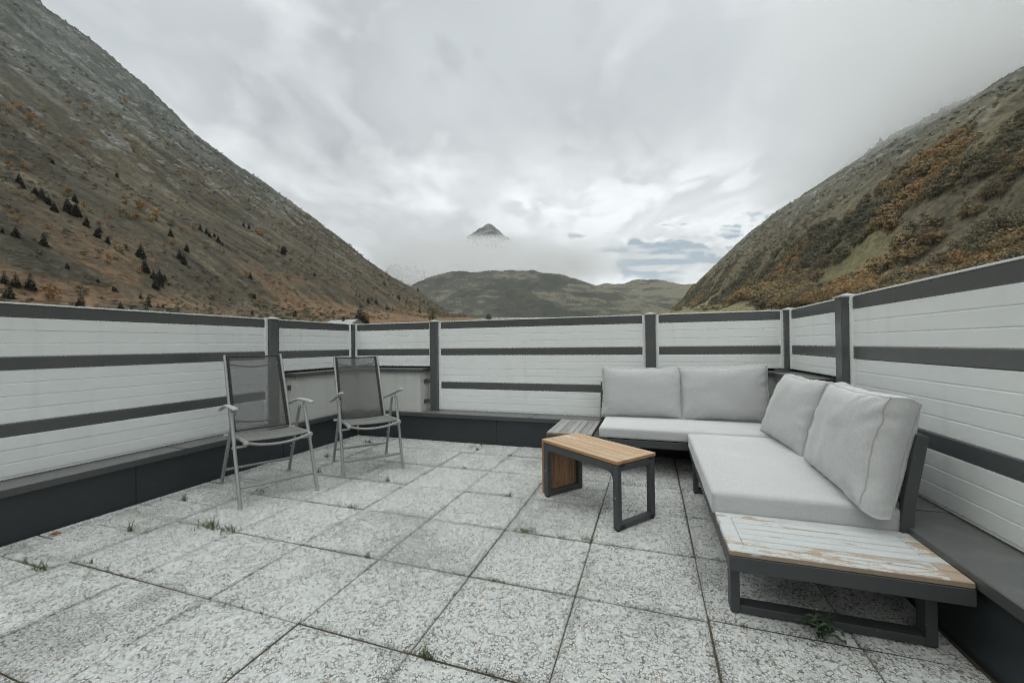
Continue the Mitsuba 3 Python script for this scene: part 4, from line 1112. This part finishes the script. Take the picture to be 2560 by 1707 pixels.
def spruce_crown(rs, tiers, w):
    vs = []
    for t in range(tiers):
        f = t / (tiers - 1)
        z, R = 0.06 + 0.90 * f, w * (1 - f) ** 0.85 + 0.012
        nb = int(9 - 4 * f)
        o = rs.random() * 6.283
        for i in range(nb):
            th = o + i * 6.283 / nb + rs.normal() * .18
            L = R * (0.72 + 0.45 * rs.random())
            dirv, side = np.array([math.cos(th), math.sin(th), 0]), np.array([-math.sin(th), math.cos(th), 0])
            base, tip = np.array([0, 0, z + 0.035 * (1 - f) + .012]), dirv * L + np.array([0, 0, z - 0.16 * L + rs.normal() * .008])
            mid = base * 0.42 + tip * 0.58 + [0, 0, 0.03 * (1 - f)]
            wd = L * 0.34 + .006
            vs += [[base, mid + side * wd, tip], [base, tip, mid - side * wd], [mid + side * wd * .9 - [0, 0, .02], tip, mid - [0, 0, .055 * (1 - f) + .012]], [mid - side * wd * .9 - [0, 0, .02], mid - [0, 0, .055 * (1 - f) + .012], tip]]
    vs += [[np.array([-.008, 0, .94]), np.array([.008, 0, .94]), np.array([0, 0, 1.02])], [np.array([0, -.008, .94]), np.array([0, .008, .94]), np.array([0, 0, 1.02])]]
    v = np.array(vs).reshape(-1, 3)
    return v, np.arange(len(v)).reshape(-1, 3)


def foliage(a, b, k=0.8):
    return two(prin(proc(lambda p, n, uv: mix(a, b, 0.65 * noise(p.x * k, p.y * k, p.z * k) + 0.35 * cell_rand(p.x * 0.13, p.y * 0.13)), 0.1), 0.85, 0.15))


scene['leaf_olive'] = foliage((0.085, 0.088, 0.058), (0.235, 0.218, 0.140))
scene['leaf_dark'] = foliage((0.055, 0.062, 0.048), (0.155, 0.155, 0.110))
scene['leaf_brown'] = foliage((0.100, 0.082, 0.060), (0.260, 0.205, 0.140))
scene['leaf_ochre'] = foliage((0.150, 0.118, 0.066), (0.385, 0.285, 0.155))
scene['leaf_orange'] = foliage((0.210, 0.125, 0.060), (0.470, 0.285, 0.140))
scene['leaf_yellow'] = foliage((0.200, 0.165, 0.085), (0.420, 0.345, 0.190))
scene['needles'] = foliage((0.014, 0.020, 0.019), (0.044, 0.054, 0.048), 1.6)
scene['bark'] = two(prin(proc(lambda p, n, uv: mix((0.045, 0.038, 0.032), (0.11, 0.10, 0.09), noise(p.x * 6, p.y * 6, p.z * 2))), 0.9, 0.1))
scene['pale_bark'] = two(prin((0.34, 0.33, 0.31), 0.8, 0.2))
rt = np.random.default_rng(77)


def group(name, trunk_m, crown_m, crown_mat, trunk_mat='bark'):
    g = {'type': 'shapegroup'}
    if trunk_m is not None: g['trunk'] = mikit.ply(trunk_m, trunk_mat)
    g['crown'] = mikit.ply(crown_m, crown_mat)
    scene[name] = g
    return name


SPR = [group(f'kind_spruce_{i}', trunk(rt, 0.95, 0.022, 0), spruce_crown(rt, 13 + i, 0.25 + 0.035 * i), 'needles') for i in range(3)]
LEAF = {}
for col in ('olive', 'dark', 'brown', 'ochre', 'orange', 'yellow'):
    LEAF[col] = [group(f'kind_{col}_{i}', trunk(rt, 0.62, 0.030, 5), leafy(rt, 620, 0.050, 9 + 2 * i, 0.40 + 0.07 * i, 0.85, 0.16), f'leaf_{col}') for i in range(2)]
    LEAF[col].append(group(f'kind_{col}_far', trunk(rt, 0.55, 0.03, 0), leafy(rt, 190, 0.095, 8, 0.46, 0.85, 0.10), f'leaf_{col}'))
BUSH = {col: [group(f'kind_bush_{col}_{i}', trunk(rt, 0.5, 0.035, 3), leafy(rt, 240, 0.085, 8, 0.62, 0.9, 0.02), f'leaf_{col}') for i in range(2)] for col in ('orange', 'ochre', 'yellow', 'olive', 'dark', 'brown')}


QUEUE = []


def plant(key, kind, u, d, h, wide=1.0, sink=0.03):
    """Notes a tree to be set on the ground; plant_all() sets them all at once."""
    scene[key] = None
    QUEUE.append((key, kind, float(u), float(d), float(h), float(wide), sink, rt.random() * 360))
    return key


def plant_all():
    U_, D_ = np.array([q[2] for q in QUEUE]), np.array([q[3] for q in QUEUE])
    P = to_world(U_, D_, land(U_, D_))
    for (key, kind, u, d, h, wide, sink, turn), p in zip(QUEUE, P):
        W = T().translate([float(p[0]), float(p[1]), float(p[2]) - sink * h]).rotate([0, 0, 1], turn).scale([h * wide, h * wide, h])
        scene[key] = {'type': 'instance', 'group': {'type': 'ref', 'id': kind}, 'to_world': W}


SLOPE = {}


def slope_of(u, d):
    if not SLOPE:
        pts = [(q[0], q[1]) for q in SPRUCE + SHRUB] + [(c[1], c[2]) for c in cand[:296]]
        U_, D_ = np.array([q[0] for q in pts], float), np.array([q[1] for q in pts], float)
        SLOPE.update({q: z for q, z in zip(pts, land(U_, D_) / D_)})
    return SLOPE[(u, d)]


def zone_left(u, d):
    """Where on the left slope, in words."""
    t, z = u / d, slope_of(u, d)
    col = 'at the left edge' if t < -1.10 else 'above the left chair' if -0.72 < t < -0.58 else 'left of the chairs' if t <= -0.72 else 'above the far chair' if t < -0.45 else 'towards the house roof' if t < -0.33 else 'near the valley mouth'
    row = 'low' if z < 0.15 else 'lower middle' if z < 0.23 else 'upper middle' if z < 0.36 else 'high'
    return f'{row} on the left slope, {col}'


def zone_right(u, d):
    t, z = u / d, slope_of(u, d)
    col = 'at the right edge' if t > 1.22 else 'left of the right edge' if t > 1.12 else 'right of the bare birch' if t > 1.02 else 'right of the meadow' if t > 0.90 else 'below the meadow' if t > 0.82 else 'left of the meadow' if t > 0.72 else 'over the corner post' if t > 0.6 else 'at the far end'
    row = 'lowest' if z < 0.17 else 'low' if z < 0.24 else 'midway' if z < 0.34 else 'high'
    return f'{row} on the right slope, {col}'


# the woods of the right slope, largest in the picture first
N_ = 16000
d_ = 95 + 920 * rt.random(N_) ** 1.75
top_ = np.interp(d_, [90, 180, 260, 310, 420, 650, 1050], [96, 102, 106, 88, 62, 66, 62]) + 16 * np.sin(d_ / 19.0) + 9 * np.sin(d_ / 7.3)
b_ = 1 + top_ * rt.random(N_) ** 0.9 + np.where(rt.random(N_) < 0.06, 45 * rt.random(N_), 0)
u_ = 93 + 0.277 * d_ + b_
ok = (u_ < 1.40 * d_) & ~(((u_ - 202 - 0.28 * (d_ - 243)) / 17) ** 2 + ((d_ - 243) / 36) ** 2 < 1)
ok &= ~((b_ < 13 + 7 * np.sin(d_ / 30.0)) & (d_ < 150)) & ~((b_ < 24) & (d_ > 430)) & ~((b_ < 14) & (d_ > 300))
ok &= meshkit.fbm(np.stack([u_ / 30.0, d_ / 44.0, 0 * d_ + 1], -1), 3, 92) > 0.27 + 0.14 * b_ / top_
h_ = (6.4 + 4.6 * rt.random(N_)) * (1 - 0.42 * np.minimum(b_ / top_, 1.2)) * np.where(d_ > 430, 0.85, 1)
w_ = meshkit.fbm(np.stack([u_ / 26.0, d_ / 38.0, 0 * d_ + 5], -1), 3, 93) + 0.34 * (rt.random(N_) - 0.5) + np.where(b_ < 30, 0.06, -0.03)
pick_ = rt.random(N_)
cand = [(max(float(h), 2.8), float(u), float(d), 'orange' if w > 0.80 else 'ochre' if w > 0.57 else ('olive' if q < .60 else 'brown') if w > 0.32 else 'dark')
        for h, u, d, w, q, g in zip(h_, u_, d_, w_, pick_, ok) if g][:3200]
cand.sort(key=lambda c: -c[0] / math.hypot(c[1], c[2]))
for i, (u, d, h) in enumerate(SPRUCE):
    size = 'tall' if h > 6.5 else 'small' if h < 4 else 'middling'
    lab = f'{size} dark spruce {zone_left(u, d)}'
    grp = f'{size} spruces {zone_left(u, d)}'
    if (u, d) == (-83, 223):
        lab, grp = 'tallest dark spruce just right of the house roof', None
    if (u, d) == (-136, 128):
        lab, grp = 'lone dark spruce close behind the left fence, left of the chairs', None
    plant(thing('spruce_tree', lab, 'tree', grp), SPR[i % 3], u, d, h * (1.45 if (u, d) == (-83, 223) else 1.06), 0.95 + 0.25 * rt.random())
COLS = ['orange', 'orange', 'ochre', 'yellow', 'orange', 'ochre', 'olive']
WORD = {'orange': 'orange autumn shrub', 'ochre': 'ochre brown shrub', 'yellow': 'pale yellow shrub', 'olive': 'dull green shrub'}
for i, (u, d, h) in enumerate(SHRUB):
    col = COLS[int(rt.integers(0, 7))]
    if -u > 300: col = COLS[int(rt.integers(0, 4))]
    size = 'large' if h > 5.5 else 'small' if h < 3.5 else 'middling'
    lab = f'{size} {WORD[col]} {zone_left(u, d)}'
    plant(thing('shrub', lab, 'shrub', f'{size} {WORD[col]}s {zone_left(u, d)}'), BUSH[col][i % 2], u, d, min(h, 7.5) * 1.0, 0.85 + 0.4 * rt.random())
# low scrub over the left slope: nobody could count it
for col in ('dark', 'olive', 'brown', 'ochre'):
    BUSH['low_' + col] = [group(f'kind_scrub_{col}_{i}', None, leafy(rt, 80, 0.15, 6, 0.70, 0.8, 0.0), f'leaf_{col}') for i in range(2)]
key = thing('scrub', 'low dark and ochre scrub scattered over both mountainsides', 'scrub', None, 'stuff')
n_s = 0
for side, N_ in ((-1, 15000), (1, 12000)):
    d_ = 90 + 800 * rt.random(N_) ** 1.6
    if side < 0:
        u_ = -(95 + 560 * rt.random(N_) ** 1.35)
        ok = u_ > -1.36 * d_
    else:
        u_ = 93 + 0.277 * d_ + 6 + 330 * rt.random(N_) ** 1.4
        ok = (u_ < 1.40 * d_) & ~(((u_ - 202 - 0.28 * (d_ - 243)) / 20) ** 2 + ((d_ - 243) / 40) ** 2 < 1)
    ok &= meshkit.fbm(np.stack([u_ / 40.0, d_ / 60.0, 0 * d_], -1), 3, 91) > 0.36 + 0.18 * rt.random(N_)
    for u, d in list(zip(u_[ok], d_[ok]))[:5600 if side < 0 else 3800]:
        col = ['dark', 'dark', 'olive', 'brown', 'dark', 'brown', 'ochre'][int(rt.integers(0, 7))]
        n_s += 1
        used.add(f'scrub__{n_s:03d}')
        plant(f'scrub__{n_s:03d}', BUSH['low_' + col][n_s % 2], u, d, (0.40 + 1.4 * rt.random() ** 2.5) * (0.8 + d / 500), 1.5)

# woods on the right slope: the 300 that show largest are things, the rest stuff
key_f = thing('forest', 'smaller mixed autumn trees filling the upper and far wooded right slope', 'forest', None, 'stuff')
TW = {'orange': 'orange leaved tree', 'ochre': 'ochre leaved tree', 'olive': 'olive green tree', 'brown': 'brown leaved tree', 'dark': 'dark green tree'}
for i, (h, u, d, col) in enumerate(cand):
    if i < 296:
        where = zone_right(u, d)
        size = 'large' if h > 8.4 else 'small' if h < 6 else 'middling'
        k = thing('broadleaf_tree', f'{size} {TW[col]} {where}', 'tree', f'{size} {TW[col]}s {where}')
        plant(k, LEAF[col][i % 2], u, d, h, 0.95 + 0.35 * rt.random())
    else:
        used.add(f'forest__{i:03d}')
        plant(f'forest__{i:03d}', LEAF[col][2] if d > 190 else LEAF[col][i % 2], u, d, h, 1.0 + 0.4 * rt.random())
# single trees of the valley
plant(thing('broadleaf_tree', 'olive green tree rising behind the second post of the back fence', 'tree'), LEAF['olive'][0], -43, 220, 11.5, 0.8)
plant(thing('broadleaf_tree', 'small dark tree just showing over the middle of the back fence', 'tree'), LEAF['dark'][1], -16.5, 300, 8.5, 0.9)
plant(thing('broadleaf_tree', 'orange leaved tree close behind the big spruce beside the house', 'tree'), LEAF['orange'][1], -79, 224, 6.5, 0.8)
plant_all()
k = thing('birch_tree', 'bare pale birch with thin branches standing at the edge of the right wood', 'tree')
z = float(land(np.array([170.0]), np.array([154.0]))[0])
put(k, xf(trunk(np.random.default_rng(5), 8.2, 0.10, 16, 1.5, 0.35), np.eye(3), to_world(170.0, 154.0, z)), 'pale_bark')

# ------------------------------------------------------------------ the house in the hollow
scene['house_wall'] = two(prin((0.50, 0.48, 0.45), 0.9, 0.2))
scene['house_roof'] = two(prin(proc(lambda p, n, uv: mix((0.30, 0.32, 0.33), (0.42, 0.44, 0.45), noise(p.x * 2, p.y * 2, p.z * 9))), 0.6, 0.4))
scene['house_timber'] = two(prin((0.07, 0.05, 0.04), 0.8, 0.2))
RIDGE = 11.05
hx = np.array([UX[0] * 0.93 - DX[0] * 0.37, UX[1] * 0.93 - DX[1] * 0.37, 0])
hy = np.array([-hx[1], hx[0], 0])
HM = np.stack([hx, hy, [0, 0, 1]], 1)
hp = to_world(HOUSE_U, HOUSE_D, RIDGE)
to_h = lambda m: xf(m, HM, hp)
k = thing('house', 'house in the valley whose pale grey gable roof just shows over the fence', 'house')
E_, G_, RH = 6.0, 4.2, 2.1                             # half length, half width, roof rise
wv = np.array([[x, y, z] for x in (-E_, E_) for y, z in ((-G_, -8), (G_, -8), (G_, -RH - .12), (0, -.12), (-G_, -RH - .12))])
wf = [[0, 1, 2], [0, 2, 3], [0, 3, 4], [5, 7, 6], [5, 8, 7], [5, 9, 8]] + sum(([[i, 5 + i, 5 + (i + 1) % 5], [i, 5 + (i + 1) % 5, (i + 1) % 5]] for i in range(5)), [])
put(k, to_h((wv, np.array(wf))), 'house_wall')
o = 0.7
sl = RH / G_
rv = []
for s in (-1, 1):
    for x in (-E_ - .6, E_ + .6):
        for y in (0, s * (G_ + o)):
            for t in (0, -0.16):
                rv.append([x, y, -abs(y) * sl + t])
rv = np.array(rv)
roof = cat_m([tri(trimesh.convex.convex_hull(rv[:8])), tri(trimesh.convex.convex_hull(rv[8:]))])
rk = part(k, 'roof', to_h(roof), 'house_roof')
part(rk, 'chimney', to_h(cat_m([box(0.2, 1.0, -1.3, -0.6, -1.2, 0.75, .02), box(0.1, 1.1, -1.4, -0.5, .75, .87, .02)])), 'house_timber')
part(rk, 'barge_board', to_h(cat_m([rbar((-E_ - .64, 0, -.10), (-E_ - .64, s * (G_ + o), -.10 - (G_ + o) * sl), .08, .24, (1, 0, 0), .01) for s in (-1, 1)])), 'house_timber')
for y in (-1.1, 1.1):
    w = part(k, 'window', to_h(box(-E_ - .03, -E_ + .02, y - .5, y + .5, -2.6, -1.4 + 0, .01)), 'house_timber')
for x in (-3, 0, 3):
    part(k, 'window', to_h(box(x - .6, x + .6, -G_ - .03, -G_ + .02, -4.6, -3.2, .01)), 'house_timber')


# ------------------------------------------------------------------ weeds on the terrace
def tuft(rs, blades, h, spread, base=0.02):
    vs, fs = [], []
    for i in range(blades):
        th, L = rs.random() * 6.283, h * (0.45 + 0.75 * rs.random())
        lean = spread * (0.25 + 0.9 * rs.random())
        d = np.array([math.cos(th), math.sin(th), 0]); s = np.array([-d[1], d[0], 0])
        o = np.array([rs.normal() * base, rs.normal() * base * .45, -0.012])
        w = 0.0016 + 0.0011 * rs.random()
        p = [o + d * lean * L * t ** 1.7 + np.array([0, 0, L * (t - 0.28 * lean * t * t)]) for t in (0, .35, .7, 1)]
        k0 = len(vs)
        vs += [p[0] - s * w, p[0] + s * w, p[1] - s * w, p[1] + s * w, p[2] - s * w * .7, p[2] + s * w * .7, p[3]]
        fs += [[k0, k0 + 1, k0 + 3], [k0, k0 + 3, k0 + 2], [k0 + 2, k0 + 3, k0 + 5], [k0 + 2, k0 + 5, k0 + 4], [k0 + 4, k0 + 5, k0 + 6]]
    return np.array(vs), np.array(fs)


rw = np.random.default_rng(303)
TUFTS = [((-2.54, 1.735), 60, .085, .7, .045, 'large grass tuft before the left chair, left one of a pair'), ((-2.375, 1.732), 46, .080, .7, .038, 'grass tuft before the left chair, right one of a pair'),
         ((-2.955, 1.557), 26, .095, 1.2, .016, 'spreading grass tuft between the left chair and the left parapet wall'), ((-3.03, 1.157), 16, .060, .8, .014, 'small grass tuft in a joint at the left edge of the view'),
         ((-2.86, 1.148), 24, .085, .8, .026, 'forked grass tuft in a joint near the left edge of the view'), ((-2.553, 1.257), 8, .065, .4, .008, 'few upright grass blades in the long joint at the left'),
         ((-2.695, 1.255), 6, .060, .3, .010, 'faint thin grass blades in the joint near the left parapet'), ((-0.966, 2.740), 26, .060, 1.1, .018, 'grass tuft left of the wooden side table'),
         ((-0.69, 2.244), 60, .045, .25, .035, 'dark clipped looking tuft in the joint in front of the wooden side table'), ((-0.469, 2.240), 20, .040, .8, .020, 'dry brownish tuft in the joint in front of the side table leg'),
         ((-0.344, 2.247), 22, .055, .9, .018, 'grass tuft in the joint crossing before the near leg of the side table'), ((-0.21, 2.235), 12, .030, .7, .012, 'tiny dark tuft beneath the near leg of the side table'),
         ((-0.745, 1.240), 34, .070, .55, .014, 'bright green tuft in the joint at the bottom middle of the view'), ((-0.695, 1.736), 18, .035, .8, .016, 'low tuft in the joint in the middle of the foreground'),
         ((-1.397, 1.738), 22, .050, .6, .014, 'small green tuft in a joint at the centre of the floor'), ((-1.80, 1.16), 14, .038, .8, .014, 'small rusty tuft on a slab in the left foreground'),
         ((-2.775, 2.262), 40, .045, .9, .035, 'dark matted tuft under the front crossbar of the left chair'), ((-2.011, 2.762), 30, .060, .6, .012, 'green tuft in front of the far chair'),
         ((-1.90, 2.241), 44, .050, .9, .030, 'pale grass tuft in the joint between the two chairs and the side table'), ((-2.995, 3.80), 30, .075, 1.1, .022, 'grass tuft in the far corner behind the far chair'),
         ((-1.56, 3.240), 22, .045, .8, .015, 'small tuft in a joint in the middle of the back slabs'), ((-1.318, 3.74), 20, .050, .8, .014, 'tuft near the back parapet, right of centre'),
         ((-1.716, 3.86), 26, .060, .8, .016, 'tuft in a joint near the back parapet, left one of two'), ((-3.03, 3.19), 30, .080, .9, .025, 'tuft beside the rear leg of the far chair'),
         ((-2.725, 2.778), 24, .070, .7, .012, 'tuft behind the front right leg of the left chair'), ((-3.08, 3.825), 16, .060, .9, .016, 'thin tuft in the far left corner'),
         ((-2.134, 1.257), 12, .028, .8, .016, 'dark moss like tuft in the long joint in the left foreground'), ((-1.626, 1.247), 14, .030, .9, .014, 'low green tuft in the long joint near the bottom of the view'),
         ((-1.072, 3.742), 14, .040, .8, .012, 'small tuft in the back joint left of the grey end table'), ((-1.746, 4.045), 16, .060, .7, .012, 'tuft growing against the back parapet wall'),
         ((-3.16, 1.985), 22, .075, .7, .014, 'tuft beside the left parapet behind the left chair'), ((-0.60, 2.66), 22, .045, .9, .022, 'tuft at the foot of the teak side panel'), ((0.20, 2.05), 12, .025, .8, .020, 'mossy tuft in the long joint beside the right sofa section')]
for (x, y), nb, h, sp, bs, lab in TUFTS:
    m = tuft(rw, nb, h * 0.82, sp, bs)
    single('grass_tuft', xf(m, np.eye(3), (x, y, 0.0)), 'grass_blade', lab, 'grass tuft', 'grass tufts in the slab joints')
# dead stalks and moss along the joints
ms = []
for i in range(240):
    if rw.random() < 0.5:
        x, y = XS[int(rw.integers(0, 7))] + rw.normal() * .004, rw.uniform(1.0, 4.0)
    else:
        x, y = rw.uniform(-3.2, 0.9), YS[int(rw.integers(5, 12)) % len(YS)] + rw.normal() * .004
    ms.append(xf(tuft(rw, int(rw.integers(3, 8)), 0.018 + 0.02 * rw.random(), 0.9, .022), np.eye(3), (x, y, -.004)))
k = single('joint_moss', cat_m(ms), 'dry_stalk', 'short dry stalks and moss sprouting along the slab joints', 'moss', None, 'stuff')
scene['dry_stalk'] = two(prin(proc(lambda p, n, uv: mix((0.05, 0.045, 0.025), (0.17, 0.12, 0.075), noise(p.x * 25, p.y * 25, 2.0))), 0.8, 0.2))
# a leafy weed below the near end table
vs = []
for i in range(34):
    th, L, z = rw.random() * 6.283, 0.028 + 0.028 * rw.random(), 0.010 + 0.065 * rw.random()
    d = np.array([math.cos(th), math.sin(th), 0.25 - 0.5 * rw.random()]); s = np.array([-d[1], d[0], 0.0])
    c = np.array([rw.normal() * .022, rw.normal() * .020, z])
    w = L * 0.24
    a, b1, b2, e = c, c + d * L * .5 + s * w + [0, 0, .006], c + d * L * .5 - s * w + [0, 0, .006], c + d * L + [0, 0, -.006]
    mm = c + d * L * .5 - [0, 0, .002]
    vs += [[a, mm, b1], [b1, mm, e], [a, b2, mm], [mm, b2, e]]
v = np.array(vs).reshape(-1, 3)
k = thing('weed_plant', 'dark green leafy weed growing from the joint under the near end table', 'plant')
put(k, xf((v, np.arange(len(v)).reshape(-1, 3)), np.eye(3), (0.575, 1.765, 0)), 'weed_leaf')
part(k, 'stem', xf(cat_m([tube([(0, 0, -.01), (rw.normal() * .015, rw.normal() * .015, .05), (rw.normal() * .03, rw.normal() * .03, .10)], [.002, .0015, .001], 5) for i in range(5)]), np.eye(3), (0.575, 1.765, 0)), 'weed_leaf')
# a curled dry leaf by the left parapet
k = single('fallen_leaf', xf((np.array([[0, 0, .004], [.03, .012, .016], [.065, 0, .006], [.03, -.016, .014], [.03, 0, .003]]), np.array([[0, 4, 1], [1, 4, 2], [0, 3, 4], [3, 2, 4]])), np.array([[.7, -.7, 0], [.7, .7, 0], [0, 0, 1.4]]), (-3.32, 1.36, 0.002)),
           'dry_leaf', 'curled reddish dry leaf lying beside the left parapet wall', 'leaf')


# ------------------------------------------------------------------ air: haze and the low clouds
scene['haze_air'] = {'type': 'homogeneous', 'albedo': rgb(0.95, 0.955, 0.96), 'sigma_t': 0.72e-4}
scene['camera']['medium'] = {'type': 'ref', 'id': 'haze_air'}
scene['haze'] = {'type': 'cube', 'to_world': T().translate([0, 0, 640]).scale([5900, 5900, 650]), 'bsdf': {'type': 'null'}, 'interior': {'type': 'ref', 'id': 'haze_air'}}
labels['haze'] = {'label': 'thin pale haze filling the valley air', 'category': 'haze', 'kind': 'stuff'}


def cloud_box(name, label, u0, u1, d0, d1, z0, z1, n, density, sigma):
    """A cloud: a box of drops whose density (0..1) is given at the cells of an n = (nu, nd, nz) grid."""
    gu, gd, gz = [lo + (np.arange(k) + .5) / k * (hi - lo) for lo, hi, k in ((u0, u1, n[0]), (d0, d1, n[1]), (z0, z1, n[2]))]
    Z, Dd, Uu = np.meshgrid(gz, gd, gu, indexing='ij')
    g = np.clip(density(Uu, Dd, Z), 0, 1).astype(np.float32) * sigma
    # fades out before the faces of the box
    M = np.eye(4)
    M[:3, 0], M[:3, 1], M[:3, 2] = np.r_[UX, 0] * (u1 - u0), np.r_[DX, 0] * (d1 - d0), [0, 0, z1 - z0]
    M[:3, 3] = np.r_[UX * u0 + DX * d0, z0]
    W = T(M.tolist())
    scene[f'{name}_drops'] = {'type': 'heterogeneous', 'albedo': rgb(0.994, 0.998, 1.0), 'sigma_t': {'type': 'gridvolume', 'grid': mi.VolumeGrid(g[..., None]), 'to_world': W, 'filter_type': 'trilinear', 'wrap_mode': 'clamp'},
                              'scale': 1.0, 'phase': {'type': 'hg', 'g': 0.8}}
    scene[name] = {'type': 'cube', 'to_world': W @ T().translate([.5, .5, .5]).scale([.5, .5, .5]), 'bsdf': {'type': 'null'},
                   'interior': {'type': 'ref', 'id': f'{name}_drops'}, 'exterior': {'type': 'ref', 'id': 'haze_air'}}
    labels[name] = {'label': label, 'category': 'cloud', 'kind': 'stuff'}


def ramp(a, b, x):
    t = np.clip((x - a) / (b - a), 0, 1)
    return t * t * (3 - 2 * t)


def d_bank(u, d, z):
    puff = fbm_np(u / 300.0, d / 300.0, z / 120.0, 4, 61)
    top = 0.256 * d + 50 + (50 + 190 * ramp(-170, 150, u) + 190 * ramp(-330, -600, u)) * puff - 70 * ramp(-100, 600, u) - 60 * ramp(-500, -1300, u)
    low = 410 + 70 * puff - 40 * ramp(-300, -900, u) + 90 * ramp(150, 700, u)
    e = ramp(low - 15, low + 65, z) * (1 - ramp(top - 70 - 90 * ramp(-150, 250, u), top + 15 + 40 * ramp(-150, 250, u), z))
    e = e * ramp(2460, 2580, d) * (1 - ramp(3300, 3420, d)) * ramp(-1050, -760, u) * (1 - ramp(350, 1000, u))
    return e * np.clip(0.85 + 1.3 * puff, 0.3, 1)


def d_right(u, d, z):
    puff = fbm_np(u / 170.0, d / 170.0, z / 90.0, 4, 63)
    low = 330 + 0.20 * (u - 900) + 190 * puff
    e = ramp(low - 40, low + 110, z) * ramp(640, 820, u) * (1 - ramp(1660, 1790, u)) * ramp(560, 700, d) * (1 - ramp(1180, 1290, d)) * (1 - ramp(1030, 1140, z))
    return e * np.clip(0.8 + 1.4 * puff, 0.1, 1)


cloud_box('cloud_bank', 'white cloud bank lying across the end of the valley below the sharp peak', -1700, 1050, 2430, 3450, 380, 1000, (84, 24, 44), d_bank, 0.0046)
cloud_box('cloud_cap', 'soft cloud hiding the top of the right mountainside', 640, 1800, 540, 1300, 250, 1150, (58, 34, 56), d_right, 0.0080)
